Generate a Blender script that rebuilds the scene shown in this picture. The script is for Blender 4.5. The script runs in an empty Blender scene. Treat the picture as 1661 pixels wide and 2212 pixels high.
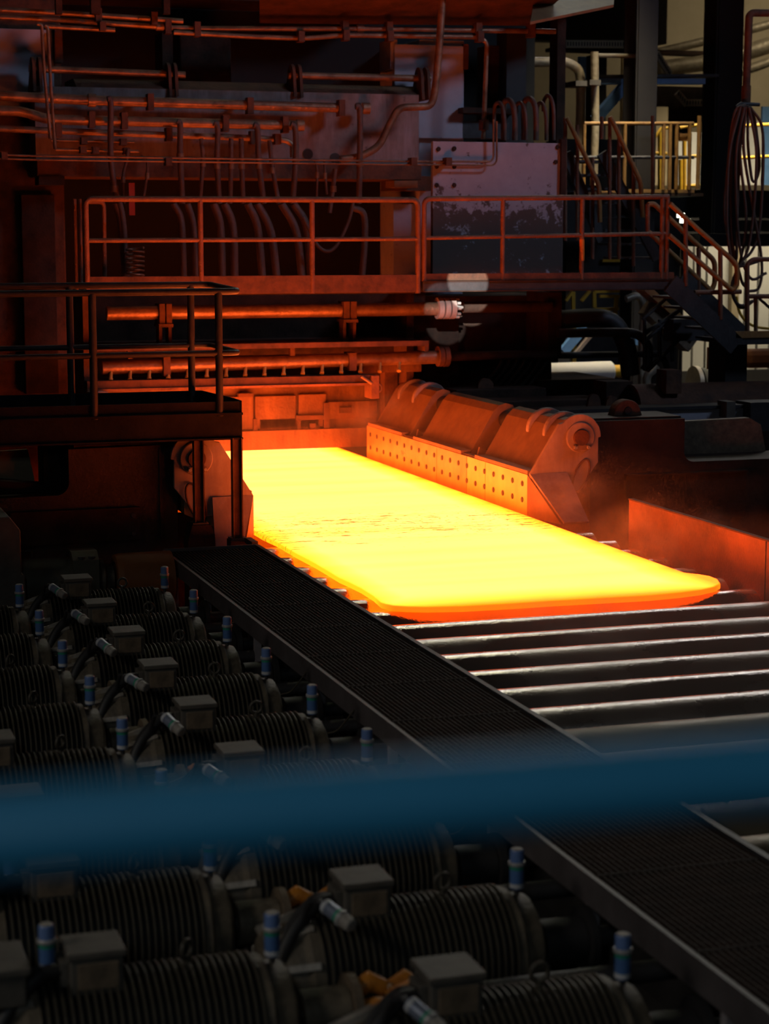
import bpy, math, random
from mathutils import Vector, Matrix

random.seed(7)
SC = bpy.context.scene
COL = SC.collection

# ------------------------------------------------------------------ camera
F, CX, CY, HZ, H = 4200.0, 830.5, 1106.0, 508.0, 3.0     # focal length in px of the 1661x2212 frame, horizon row, eye height
TH = math.atan((CY - HZ) / F)
AZ = math.atan(1370 / math.hypot(F, CY - HZ))
cam_d = bpy.data.cameras.new('camera')
cam = bpy.data.objects.new('camera', cam_d)
COL.objects.link(cam)
cam.location = (0, 0, H)
cam.rotation_euler = (math.pi / 2 - TH, 0, -AZ)
cam_d.sensor_fit = 'VERTICAL'
cam_d.sensor_height = 36.0
cam_d.sensor_width = 36.0
cam_d.lens = F / 2212 * 36.0
cam_d.clip_start = 0.05
cam_d.clip_end = 300
cam_d.dof.use_dof = True
cam_d.dof.focus_distance = 17.5
cam_d.dof.aperture_fstop = 2.1
SC.camera = cam

# ------------------------------------------------------------------ world, lights, exposure
world = bpy.data.worlds.new('hall_air')
SC.world = world
world.use_nodes = True
world.node_tree.nodes['Background'].inputs[0].default_value = (0.75, 0.85, 1.0, 1)
world.node_tree.nodes['Background'].inputs[1].default_value = 0.0018
SC.view_settings.view_transform = 'Standard'
SC.view_settings.look = 'None'
SC.view_settings.gamma = 1.0
SC.view_settings.exposure = 0.0
SC.view_settings.use_curve_mapping = False
SC.cycles.use_denoising = True
SC.cycles.max_bounces = 4
SC.cycles.diffuse_bounces = 2
SC.cycles.glossy_bounces = 2
SC.cycles.use_adaptive_sampling = True
SC.cycles.adaptive_threshold = 0.06
SC.cycles.adaptive_min_samples = 16
SC.cycles.volume_step_rate = 4.0
SC.cycles.volume_max_steps = 48
SC.cycles.volume_bounces = 0
SC.cycles.sample_clamp_indirect = 6.0
SC.cycles.caustics_reflective = False
SC.cycles.caustics_refractive = False


def aim(o, target):
    o.rotation_euler = (Vector(target) - o.location).to_track_quat('-Z', 'Y').to_euler()


def area(name, loc, target, sx, sy, power, color):
    l = bpy.data.lights.new(name, 'AREA')
    l.shape = 'RECTANGLE'
    l.size, l.size_y, l.energy, l.color = sx, sy, power, color
    o = bpy.data.objects.new(name, l)
    COL.objects.link(o)
    o.location = loc
    aim(o, target)
    return o


def spot(name, loc, target, deg, power, color, radius=0.05, blend=0.3):
    l = bpy.data.lights.new(name, 'SPOT')
    l.spot_size = math.radians(deg)
    l.spot_blend, l.energy, l.color, l.shadow_soft_size = blend, power, color, radius
    o = bpy.data.objects.new(name, l)
    COL.objects.link(o)
    o.location = loc
    aim(o, target)
    return o


# roof glazing strips high over the line, seen mirrored in the wet rollers
for loc, tgt, w, d, pw, colr in (((21.5, 39, 17), (7.0, 13, 0), 16.0, 1.6, 150, (1.0, 0.96, 0.92)), ((14.0, 33, 20), (5.5, 12, 0), 5.0, 0.6, 45, (1.0, 1.0, 0.7))):
    o = area('roof_glazing_light', loc, tgt, w, d, pw, colr)
    o.data.spread = math.radians(70)
# dim daylight from the hall's side glazing, left of the gallery
o = area('side_daylight', (-13, 3, 11), (2.2, 9.5, -0.5), 6, 3, 25, (1.0, 0.92, 0.82))
o.data.spread = math.radians(42)
area('rail_fill', (-1.5, -2.6, 5.2), (0.8, 1.5, 2.6), 0.8, 0.8, 44, (0.75, 0.9, 1.0))  # added fill behind the camera to brighten the blue handrail
# cool daylight from high side windows on the right, falling on the mill's face
o = area('side_window_light', (22, 11, 15), (8.0, 26, 4.4), 4, 2.5, 78, (0.56, 0.70, 1.0))
o.data.spread = math.radians(50)
# shafts of sun through a roof gap, falling on the mill platform and the header flange
spot('sun_shaft', (-2.0, -4.0, 7.4), (8.70, 23.48, 2.41), 0.24, 110000, (1.0, 0.96, 0.9), 0.02, 0.1)
spot('sun_shaft', (-2.0, -4.0, 7.4), (8.62, 24.15, 2.02), 0.36, 26000, (0.95, 0.95, 1.0), 0.02, 0.15)
# hall lamps over the bay behind the mill, out of the frame
for loc, tgt, w, d, pw, deg in (((24.0, 33.0, 11.5), (21.5, 39, 6.5), 2.0, 1.5, 50, 75), ((18.5, 32.0, 8.6), (18.4, 34.6, 1.6), 2.0, 1.0, 150, 70), ((13.4, 27.4, 8.6), (12.5, 28.6, 1.0), 1.0, 1.0, 60, 55)):
    o = area('bay_lamp', loc, tgt, w, d, pw, (1.0, 0.86, 0.6))
    o.data.spread = math.radians(deg)


# ------------------------------------------------------------------ pixel of the photo -> point on a plane of the place
_ca, _sa, _ct, _st = math.cos(AZ), math.sin(AZ), math.cos(TH), math.sin(TH)


def ray(x, y):
    u, v = (x - CX) / F, (CY - y) / F
    fw, up = _ct + v * _st, -_st + v * _ct
    return Vector((fw * _sa + u * _ca, fw * _ca - u * _sa, up))


CAMP = Vector((0, 0, H))


def PX(x, y, c):
    r = ray(x, y)
    return CAMP + r * (c / r.x)


def PY(x, y, c):
    r = ray(x, y)
    return CAMP + r * (c / r.y)


def PZ(x, y, c):
    r = ray(x, y)
    return CAMP + r * ((c - H) / r.z)


def MPP(p):                      # metres in one photo pixel at p
    return (p.x * _sa + p.y * _ca) / F


# ------------------------------------------------------------------ materials
MATS = {}


def nodes_of(name):
    m = bpy.data.materials.new(name)
    m.use_nodes = True
    nt = m.node_tree
    b = nt.nodes['Principled BSDF']
    return m, nt, b


def mat(name, c1, c2=None, rough=0.6, metal=0.0, scale=4.0, spot_c=None, spot_amt=0.5, spot_scale=3.0, bump=0.0, bump_scale=30.0,
        stretch=(1, 1, 1), rough2=None, detail=6.0, drip=None, sharp=0.06, low=None, spec=0.5):
    m, nt, b = nodes_of(name)
    N, L = nt.nodes.new, nt.links.new
    tc = N('ShaderNodeTexCoord')
    mp = N('ShaderNodeMapping')
    mp.inputs['Scale'].default_value = stretch
    L(tc.outputs['Object'], mp.inputs['Vector'])
    no = N('ShaderNodeTexNoise')
    no.inputs['Scale'].default_value = scale
    no.inputs['Detail'].default_value = detail
    no.inputs['Roughness'].default_value = 0.65
    L(mp.outputs[0], no.inputs['Vector'])
    cr = N('ShaderNodeValToRGB')
    cr.color_ramp.elements[0].position = 0.32
    cr.color_ramp.elements[1].position = 0.68
    cr.color_ramp.elements[0].color = (*(c2 or tuple(c * 0.6 for c in c1)), 1)
    cr.color_ramp.elements[1].color = (*c1, 1)
    L(no.outputs['Fac'], cr.inputs[0])
    out = cr.outputs[0]
    if drip:                     # vertical streaks of rust or lime
        mp2 = N('ShaderNodeMapping')
        mp2.inputs['Scale'].default_value = (4.5, 4.5, 0.8)
        L(tc.outputs['Object'], mp2.inputs['Vector'])
        n3 = N('ShaderNodeTexNoise')
        n3.inputs['Scale'].default_value = 1.0
        n3.inputs['Detail'].default_value = 9
        n3.inputs['Roughness'].default_value = 0.68
        L(mp2.outputs[0], n3.inputs['Vector'])
        r3 = N('ShaderNodeValToRGB')
        r3.color_ramp.elements[0].position = 0.46
        r3.color_ramp.elements[1].position = 0.75
        L(n3.outputs['Fac'], r3.inputs[0])
        mx = N('ShaderNodeMix')
        mx.data_type = 'RGBA'
        L(r3.outputs[0], mx.inputs['Factor'])
        L(out, mx.inputs['A'])
        mx.inputs['B'].default_value = (*drip, 1)
        out = mx.outputs['Result']
    if spot_c:
        n2 = N('ShaderNodeTexNoise')
        n2.inputs['Scale'].default_value = spot_scale
        n2.inputs['Detail'].default_value = 8
        n2.inputs['Roughness'].default_value = 0.7
        L(tc.outputs['Object'], n2.inputs['Vector'])
        r2 = N('ShaderNodeValToRGB')
        r2.color_ramp.elements[0].position = 1 - spot_amt
        r2.color_ramp.elements[1].position = 1 - spot_amt + sharp
        src2 = n2.outputs['Fac']
        if low:                  # a darker lower zone: the spot colour closes up below the height low[0], is gone above low[1]
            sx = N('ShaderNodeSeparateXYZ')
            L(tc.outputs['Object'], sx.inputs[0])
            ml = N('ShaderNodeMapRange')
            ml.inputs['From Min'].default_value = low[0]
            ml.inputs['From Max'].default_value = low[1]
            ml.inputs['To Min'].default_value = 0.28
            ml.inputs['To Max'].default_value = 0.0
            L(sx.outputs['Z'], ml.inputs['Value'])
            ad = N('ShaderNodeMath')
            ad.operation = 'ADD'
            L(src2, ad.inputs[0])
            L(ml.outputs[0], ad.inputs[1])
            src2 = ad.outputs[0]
        L(src2, r2.inputs[0])
        mx = N('ShaderNodeMix')
        mx.data_type = 'RGBA'
        L(r2.outputs[0], mx.inputs['Factor'])
        L(out, mx.inputs['A'])
        mx.inputs['B'].default_value = (*spot_c, 1)
        out = mx.outputs['Result']
    L(out, b.inputs['Base Color'])
    b.inputs['Metallic'].default_value = metal
    b.inputs['Specular IOR Level'].default_value = spec
    if rough2 is None:
        b.inputs['Roughness'].default_value = rough
    else:
        mr = N('ShaderNodeMapRange')
        mr.inputs['From Min'].default_value = 0.35
        mr.inputs['From Max'].default_value = 0.65
        mr.inputs['To Min'].default_value = rough
        mr.inputs['To Max'].default_value = rough2
        L(no.outputs['Fac'], mr.inputs['Value'])
        L(mr.outputs[0], b.inputs['Roughness'])
    if bump:
        nb = N('ShaderNodeTexNoise')
        nb.inputs['Scale'].default_value = bump_scale
        nb.inputs['Detail'].default_value = 4
        L(mp.outputs[0], nb.inputs['Vector'])
        bp = N('ShaderNodeBump')
        bp.inputs['Strength'].default_value = bump
        bp.inputs['Distance'].default_value = 0.02
        L(nb.outputs['Fac'], bp.inputs['Height'])
        L(bp.outputs[0], b.inputs['Normal'])
    MATS[name] = m
    return m


def emit_mat(name, color, strength):
    m, nt, b = nodes_of(name)
    b.inputs['Base Color'].default_value = (0.8, 0.8, 0.8, 1)
    b.inputs['Emission Color'].default_value = (*color, 1)
    b.inputs['Emission Strength'].default_value = strength
    MATS[name] = m
    return m


mat('rust', (0.135, 0.056, 0.026), (0.045, 0.022, 0.013), 0.8, bump=0.4, bump_scale=25)
mat('rust_dark', (0.06, 0.033, 0.022), (0.02, 0.013, 0.010), 0.8, spec=0.2, bump=0.3)
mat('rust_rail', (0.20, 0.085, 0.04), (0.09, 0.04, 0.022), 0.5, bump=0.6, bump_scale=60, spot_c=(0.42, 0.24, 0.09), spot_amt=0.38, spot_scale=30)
mat('dark_steel', (0.045, 0.042, 0.044), (0.018, 0.017, 0.018), 0.55, bump=0.15)
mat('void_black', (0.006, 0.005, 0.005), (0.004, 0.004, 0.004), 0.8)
mat('sooty_steel', (0.022, 0.019, 0.022), (0.010, 0.009, 0.010), 0.7, bump=0.2, spot_c=(0.05, 0.046, 0.058), spot_amt=0.33, spot_scale=9, spec=0.12)
mat('black_steel', (0.022, 0.02, 0.02), (0.012, 0.011, 0.011), 0.6)
mat('pale_plate', (0.42, 0.43, 0.50), (0.33, 0.34, 0.40), 0.6, spot_c=(0.10, 0.055, 0.04), spot_amt=0.33, spot_scale=1.6, scale=2.0)
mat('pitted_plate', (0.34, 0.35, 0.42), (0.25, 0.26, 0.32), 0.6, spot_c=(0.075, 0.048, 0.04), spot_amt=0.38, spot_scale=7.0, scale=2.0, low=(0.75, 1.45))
mat('streaked_plate', (0.22, 0.17, 0.15), (0.13, 0.095, 0.085), 0.6, drip=(0.30, 0.28, 0.30), spot_c=(0.07, 0.04, 0.03), spot_amt=0.4, spot_scale=2.0)
mat('cast_brown', (0.06, 0.036, 0.026), (0.032, 0.02, 0.015), 0.6, spec=0.25, bump=0.5, bump_scale=18)
mat('guide_steel', (0.27, 0.17, 0.08), (0.17, 0.10, 0.05), 0.55, spot_c=(0.08, 0.045, 0.03), spot_amt=0.3, spot_scale=3)
mat('guide_face', (0.56, 0.42, 0.13), (0.36, 0.24, 0.07), 0.36, 0.25, spot_c=(0.14, 0.06, 0.02), spot_amt=0.36, spot_scale=2.0)
mat('new_face', (0.80, 0.66, 0.20), (0.62, 0.48, 0.13), 0.34, 0.25, spot_c=(0.25, 0.12, 0.03), spot_amt=0.28, spot_scale=2.0)
mat('pale_mauve_plate', (0.37, 0.30, 0.26), (0.24, 0.19, 0.165), 0.6, drip=(0.2, 0.13, 0.11), spot_c=(0.06, 0.04, 0.035), spot_amt=0.33, spot_scale=9)
mat('pipe_steel', (0.36, 0.23, 0.14), (0.14, 0.08, 0.05), 0.38, 0.45, bump=0.3, bump_scale=30)
mat('hose_brown', (0.12, 0.07, 0.05), (0.06, 0.035, 0.026), 0.6, bump=0.3, bump_scale=60)
mat('rubber', (0.03, 0.028, 0.028), (0.018, 0.017, 0.017), 0.55)
mat('yellow_paint', (0.75, 0.45, 0.03), (0.55, 0.30, 0.02), 0.5, spot_c=(0.2, 0.1, 0.03), spot_amt=0.3, spot_scale=8)
mat('worn_yellow', (0.36, 0.19, 0.04), (0.19, 0.09, 0.03), 0.6, bump=0.3)
mat('beige_wall', (0.46, 0.37, 0.24), (0.36, 0.29, 0.18), 0.8, scale=0.6)
mat('white_panel', (0.72, 0.70, 0.64), (0.6, 0.58, 0.53), 0.6, scale=0.8)
mat('blue_paint', (0.16, 0.33, 0.62), (0.11, 0.25, 0.5), 0.55)
mat('silver', (0.62, 0.55, 0.42), (0.42, 0.36, 0.27), 0.4, 0.35, bump=0.2)
mat('lagging', (0.55, 0.46, 0.31), (0.33, 0.26, 0.17), 0.45, 0.25, bump=0.7, bump_scale=14)
mat('motor_core', (0.008, 0.007, 0.007), (0.005, 0.005, 0.005), 0.7)  # near black: shade between the fins put into the core colour
mat('motor_fin', (0.10, 0.085, 0.06), (0.05, 0.042, 0.032), 0.55, 0.2, scale=9)
mat('motor_shield', (0.17, 0.135, 0.09), (0.05, 0.042, 0.032), 0.6, scale=8, bump=0.3)
mat('motor_bare', (0.42, 0.38, 0.32), (0.10, 0.085, 0.07), 0.5, 0.2, scale=7, stretch=(1, 1, 0.35))
mat('box_grey', (0.12, 0.105, 0.085), (0.07, 0.06, 0.05), 0.65, scale=6, bump=0.15)
mat('box_plate', (0.21, 0.15, 0.095), (0.10, 0.075, 0.05), 0.6, scale=14)
mat('canister_blue', (0.085, 0.18, 0.40), (0.06, 0.13, 0.31), 0.4, scale=10)
mat('canister_cap', (0.15, 0.25, 0.5), (0.11, 0.18, 0.4), 0.4, scale=12)
mat('canister_grey', (0.26, 0.29, 0.36), (0.15, 0.18, 0.26), 0.35, 0.3, scale=14)
mat('canister_end', (0.34, 0.31, 0.27), (0.22, 0.2, 0.18), 0.6, scale=20)
mat('canister_collar', (0.5, 0.49, 0.47), (0.35, 0.34, 0.33), 0.4, 0.2, scale=12)
mat('label_green', (0.03, 0.33, 0.2), None, 0.5)
mat('label_white', (0.65, 0.66, 0.68), None, 0.5)
mat('orange_rubber', (0.62, 0.22, 0.015), (0.34, 0.11, 0.01), 0.55, scale=12)
mat('orange_drum', (0.30, 0.10, 0.02), (0.2, 0.065, 0.015), 0.6)
mat('olive_grey', (0.11, 0.105, 0.075), (0.075, 0.07, 0.05), 0.6)
mat('grating', (0.046, 0.028, 0.021), (0.022, 0.014, 0.011), 0.75, spec=0.25, scale=6)
mat('stringer', (0.105, 0.09, 0.09), (0.06, 0.05, 0.05), 0.55, scale=3, bump=0.15)
mat('post_grey', (0.30, 0.27, 0.28), (0.2, 0.18, 0.185), 0.6)
mat('concrete', (0.05, 0.045, 0.04), (0.025, 0.022, 0.02), 0.85, scale=1.2)
mat('black_floor', (0.03, 0.026, 0.024), (0.016, 0.014, 0.013), 0.8, scale=1.5)
mat('rail_blue', (0.03, 0.21, 0.36), (0.025, 0.18, 0.31), 0.45, scale=2)
mat('rag', (0.42, 0.38, 0.34), (0.25, 0.22, 0.2), 0.9, scale=20)
mat('hall_back', (0.07, 0.055, 0.042), (0.05, 0.04, 0.03), 0.85, scale=0.5)
mat('column_paint', (0.034, 0.029, 0.027), (0.024, 0.021, 0.02), 0.6, scale=1)
mat('apron_plate', (0.20, 0.09, 0.03), (0.08, 0.036, 0.014), 0.6, scale=2.2, bump=0.4, drip=(0.27, 0.14, 0.045))
mat('red_paint', (0.4, 0.03, 0.012), (0.25, 0.02, 0.01), 0.5)
mat('mottled_rust', (0.34, 0.15, 0.05), (0.08, 0.035, 0.018), 0.65, scale=1.4, bump=0.5, bump_scale=40)
mat('bright_bolt', (0.5, 0.48, 0.45), (0.35, 0.33, 0.3), 0.4, 0.4)
emit_mat('lamp_glow', (1.0, 0.98, 0.72), 14.0)


def roller_mat(name, dry):
    m, nt, b = nodes_of(name)
    N, L = nt.nodes.new, nt.links.new
    tc = N('ShaderNodeTexCoord')
    mp = N('ShaderNodeMapping')
    mp.inputs['Scale'].default_value = (0.45, 1, 1)
    oi = N('ShaderNodeObjectInfo')                     # each roller wears and wets its own way
    sc_ = N('ShaderNodeMath')
    sc_.operation = 'MULTIPLY'
    sc_.inputs[1].default_value = 37.0
    L(oi.outputs['Random'], sc_.inputs[0])
    av = N('ShaderNodeVectorMath')
    av.operation = 'ADD'
    L(tc.outputs['Object'], av.inputs[0])
    L(sc_.outputs[0], av.inputs[1])
    L(av.outputs[0], mp.inputs['Vector'])
    no = N('ShaderNodeTexNoise')
    no.inputs['Scale'].default_value = 2.2
    no.inputs['Detail'].default_value = 6
    L(mp.outputs[0], no.inputs['Vector'])
    cr = N('ShaderNodeValToRGB')
    cr.color_ramp.elements[0].position = 0.3
    cr.color_ramp.elements[1].position = 0.7
    cr.color_ramp.elements[0].color = (0.30, 0.26, 0.22, 1) if not dry else (0.13, 0.105, 0.07, 1)
    cr.color_ramp.elements[1].color = (0.55, 0.50, 0.46, 1) if not dry else (0.24, 0.2, 0.14, 1)
    L(no.outputs['Fac'], cr.inputs[0])
    L(cr.outputs[0], b.inputs['Base Color'])
    b.inputs['Metallic'].default_value = 0.6 if dry else 0.92
    rr = N('ShaderNodeValToRGB')
    rr.color_ramp.elements[0].position = 0.42
    rr.color_ramp.elements[1].position = 0.6
    lo, hi = (0.10, 0.42) if not dry else (0.42, 0.6)
    rr.color_ramp.elements[0].color = (lo, lo, lo, 1)
    rr.color_ramp.elements[1].color = (hi, hi, hi, 1)
    L(no.outputs['Fac'], rr.inputs[0])
    L(rr.outputs[0], b.inputs['Roughness'])
    b.inputs['Coat Weight'].default_value = 0.0 if dry else 1.0        # film of water
    b.inputs['Coat Roughness'].default_value = 0.07
    b.inputs['Coat IOR'].default_value = 1.33
    nb = N('ShaderNodeTexNoise')                       # beads and ripples of water
    nb.inputs['Scale'].default_value = 42
    nb.inputs['Detail'].default_value = 5
    L(tc.outputs['Object'], nb.inputs['Vector'])
    bp = N('ShaderNodeBump')
    bp.inputs['Strength'].default_value = 0.35 if not dry else 0.12
    bp.inputs['Distance'].default_value = 0.01
    L(nb.outputs['Fac'], bp.inputs['Height'])
    L(bp.outputs[0], b.inputs['Normal'])
    L(bp.outputs[0], b.inputs['Coat Normal'])
    MATS[name] = m


roller_mat('roller_wet', False)
roller_mat('roller_dry', True)


# ------------------------------------------------------------------ mesh building
ORG = {}


class MB:
    def __init__(self):
        self.v, self.f, self.s = [], [], []

    def add(self, vs, fs, smooth=False):
        o = len(self.v)
        self.v += [Vector(p) for p in vs]
        self.f += [tuple(i + o for i in f) for f in fs]
        self.s += [smooth] * len(fs)
        return self

    def box(self, a, b):
        x0, x1 = sorted((a[0], b[0]))
        y0, y1 = sorted((a[1], b[1]))
        z0, z1 = sorted((a[2], b[2]))
        vs = [(x0, y0, z0), (x1, y0, z0), (x1, y1, z0), (x0, y1, z0), (x0, y0, z1), (x1, y0, z1), (x1, y1, z1), (x0, y1, z1)]
        return self.add(vs, [(0, 3, 2, 1), (4, 5, 6, 7), (0, 1, 5, 4), (1, 2, 6, 5), (2, 3, 7, 6), (3, 0, 4, 7)])

    def cbox(self, c, s):
        return self.box((c[0] - s[0] / 2, c[1] - s[1] / 2, c[2] - s[2] / 2), (c[0] + s[0] / 2, c[1] + s[1] / 2, c[2] + s[2] / 2))

    def bar(self, p, q, w, h, up=(0, 0, 1)):              # rectangular bar from p to q
        p, q = Vector(p), Vector(q)
        d = (q - p).normalized()
        up = Vector(up)
        if abs(d.dot(up)) > 0.98:
            up = Vector((0, 1, 0))
        sx = d.cross(up).normalized()
        uz = sx.cross(d).normalized()
        vs = []
        for e in (p, q):
            for a, b in ((-1, -1), (1, -1), (1, 1), (-1, 1)):
                vs.append(e + sx * (a * w / 2) + uz * (b * h / 2))
        return self.add(vs, [(0, 1, 2, 3), (7, 6, 5, 4), (0, 4, 5, 1), (1, 5, 6, 2), (2, 6, 7, 3), (3, 7, 4, 0)])

    def tube(self, pts, r, n=10, caps=True, closed=False):
        pts = [Vector(p) for p in pts]
        m = len(pts)
        rs = r if isinstance(r, (list, tuple)) else [r] * m
        tang = []
        for i in range(m):
            if closed:
                t = pts[(i + 1) % m] - pts[i - 1]
            else:
                t = pts[min(i + 1, m - 1)] - pts[max(i - 1, 0)]
            tang.append(t.normalized())
        t0 = tang[0]
        ref = Vector((0, 0, 1)) if abs(t0.z) < 0.9 else Vector((0, 1, 0))
        nrm = (ref - t0 * ref.dot(t0)).normalized()
        rings, vs = [], []
        for i in range(m):
            t = tang[i]
            nrm = (nrm - t * nrm.dot(t)).normalized()
            bi = t.cross(nrm)
            rings.append(len(vs))
            for k in range(n):
                a = 2 * math.pi * k / n
                vs.append(pts[i] + (nrm * math.cos(a) + bi * math.sin(a)) * rs[i])
        fs = []
        for i in range(m if closed else m - 1):
            a, b = rings[i], rings[(i + 1) % m]
            for k in range(n):
                k2 = (k + 1) % n
                fs.append((a + k, a + k2, b + k2, b + k))
        self.add(vs, fs, True)
        if caps and not closed:
            self.add(vs[:n], [tuple(range(n - 1, -1, -1))])
            self.add(vs[-n:], [tuple(range(n))])
        return self

    def cyl(self, p, q, r, n=20, caps=True):
        return self.tube([p, q], r, n, caps)

    def lathe(self, prof, c=(0, 0, 0), axis='x', n=24, smooth=True):     # prof: (along axis, radius); hard edges between segments
        c = Vector(c)

        def pt(a, rr, k):
            t = 2 * math.pi * k / n
            u, w = rr * math.cos(t), rr * math.sin(t)
            return c + (Vector((a, u, w)) if axis == 'x' else Vector((w, a, u)) if axis == 'y' else Vector((u, w, a)))
        for (a0, r0), (a1, r1) in zip(prof[:-1], prof[1:]):
            if a0 == a1 and r0 == r1:
                continue
            if r0 < 1e-6 or r1 < 1e-6:
                ring = [pt(a0 if r0 > r1 else a1, max(r0, r1), k) for k in range(n)]
                self.add(ring, [tuple(range(n)) if r0 > r1 else tuple(range(n - 1, -1, -1))])
                continue
            vs = [pt(a0, r0, k) for k in range(n)] + [pt(a1, r1, k) for k in range(n)]
            self.add(vs, [(k, (k + 1) % n, n + (k + 1) % n, n + k) for k in range(n)], smooth and abs(a1 - a0) > 1e-6)
        return self

    def prism(self, poly, axis, a, b):                     # poly in the two other axes, extruded from a to b
        n = len(poly)

        def pt(p, t):
            return (t, p[0], p[1]) if axis == 'x' else (p[0], t, p[1]) if axis == 'y' else (p[0], p[1], t)
        vs = [pt(p, a) for p in poly] + [pt(p, b) for p in poly]
        fs = [tuple(range(n)), tuple(range(2 * n - 1, n - 1, -1))] + [(i, (i + 1) % n, n + (i + 1) % n, n + i) for i in range(n)]
        return self.add(vs, fs)

    def sheet(self, pts, th):                              # a bent plate: polygon of points, extruded along its normal
        pts = [Vector(p) for p in pts]
        nr = (pts[1] - pts[0]).cross(pts[2] - pts[0]).normalized() * th
        n = len(pts)
        vs = pts + [p + nr for p in pts]
        return self.add(vs, [tuple(range(n)), tuple(range(2 * n - 1, n - 1, -1))] + [(i, (i + 1) % n, n + (i + 1) % n, n + i) for i in range(n)])

    def mesh(self, name, off=Vector((0, 0, 0))):
        me = bpy.data.meshes.new(name)
        me.from_pydata([tuple(p - off) for p in self.v], [], self.f)
        me.polygons.foreach_set('use_smooth', self.s)
        me.update()
        import bmesh
        bm = bmesh.new()
        bm.from_mesh(me)
        bmesh.ops.recalc_face_normals(bm, faces=bm.faces)
        bm.to_mesh(me)
        bm.free()
        return me

    def build(self, name, material, parent=None, label=None, cat=None, group=None, kind=None, bevel=0.0, origin=None):
        if parent is not None:
            off = ORG[parent.name]
        elif origin is not None:
            off = Vector(origin)
        else:
            xs, ys, zs = [p.x for p in self.v], [p.y for p in self.v], [p.z for p in self.v]
            off = Vector(((min(xs) + max(xs)) / 2, (min(ys) + max(ys)) / 2, min(zs)))
        me = self.mesh(name, off)
        o = bpy.data.objects.new(name, me)
        COL.objects.link(o)
        me.materials.append(MATS[material])
        if parent is not None:
            o.parent = parent
        else:
            o.location = off
        ORG[o.name] = off
        tag(o, label, cat, group, kind)
        if bevel:
            md = o.modifiers.new('edge', 'BEVEL')
            md.width = bevel
            md.segments = 2
            md.limit_method = 'ANGLE'
        return o


def tag(o, label=None, cat=None, group=None, kind=None):
    for k, v in (('label', label), ('category', cat), ('group', group), ('kind', kind)):
        if v:
            o[k] = v


def thing(name, label, cat, loc=(0, 0, 0), group=None, kind=None):
    o = bpy.data.objects.new(name, None)
    COL.objects.link(o)
    o.location = loc
    o.empty_display_size = 0.1
    ORG[o.name] = Vector(loc)
    tag(o, label, cat, group, kind)
    return o


def inst(mesh_ob, parent, loc, rot=None):                  # one more piece that shares the mesh
    o = bpy.data.objects.new(mesh_ob.name.split('.')[0], mesh_ob.data)
    COL.objects.link(o)
    o.parent = parent
    o.location = loc
    if rot:
        o.rotation_euler = rot
    return o


def copy_tree(o, parent=None):
    c = o.copy()
    COL.objects.link(c)
    c.parent = parent
    for ch in list(o.children):
        copy_tree(ch, c)
    return c


def smooth_path(pts, k=6):                                 # Catmull-Rom through the points
    pts = [Vector(p) for p in pts]
    P = [pts[0] * 2 - pts[1]] + pts + [pts[-1] * 2 - pts[-2]]
    out = []
    for i in range(1, len(P) - 2):
        p0, p1, p2, p3 = P[i - 1], P[i], P[i + 1], P[i + 2]
        for j in range(k):
            t = j / k
            out.append(0.5 * ((2 * p1) + (p2 - p0) * t + (2 * p0 - 5 * p1 + 4 * p2 - p3) * t * t + (3 * p1 - p0 - 3 * p2 + p3) * t ** 3))
    out.append(pts[-1])
    return out


def fillet(pts, r, k=5):                                   # straight runs with rounded elbows
    pts = [Vector(p) for p in pts]
    out = [pts[0]]
    for i in range(1, len(pts) - 1):
        a, b, c = pts[i - 1], pts[i], pts[i + 1]
        d1, d2 = (a - b), (c - b)
        rr = min(r, d1.length * 0.45, d2.length * 0.45)
        p, q = b + d1.normalized() * rr, b + d2.normalized() * rr
        for j in range(k + 1):
            t = j / k
            out.append((1 - t) ** 2 * p + 2 * t * (1 - t) * b + t * t * q)
    out.append(pts[-1])
    return out


ORD = ['first', 'second', 'third', 'fourth', 'fifth', 'sixth', 'seventh', 'eighth', 'ninth', 'tenth', 'eleventh', 'twelfth', 'thirteenth',
       'fourteenth', 'fifteenth', 'sixteenth', 'seventeenth', 'eighteenth', 'nineteenth', 'twentieth', 'twenty-first', 'twenty-second']

PITCH = 0.565
ROLL_R = 0.19


def AXY(n):
    return 11.25 + PITCH * n

#@@STRUCTURE
# ================================================================== the setting
FLOOR_Z = -0.95
MB().box((-12, -4, FLOOR_Z - 0.2), (30, 46, FLOOR_Z)).build('floor', 'concrete', label='dark oily concrete pit floor under the motors', kind='structure')
wb = MB().box((9.0, 40.0, FLOOR_Z), (30, 40.3, 14)).build('wall_back', 'beige_wall', label='beige sheeted wall of the bay behind the mill', kind='structure')
for i in range(9):                                          # sheets of the wall with lapped edges
    MB().box((9.2 + i * 2.3, 39.93, 2.4), (9.2 + i * 2.3 + 2.24, 40.0, 13.8)).build('wall_panel', 'beige_wall', wb)
MB().box((-12, 44.0, FLOOR_Z), (9.0, 44.3, 16)).build('wall_left', 'hall_back', label='unlit brown hall wall behind the mill stand', kind='structure')
MB().box((29.7, 8, FLOOR_Z), (30, 44, 14)).build('wall_right', 'hall_back', label='unlit hall wall beyond the right-hand bay', kind='structure')

# ================================================================== hot slab
SLAB_Z = 0.062


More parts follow.
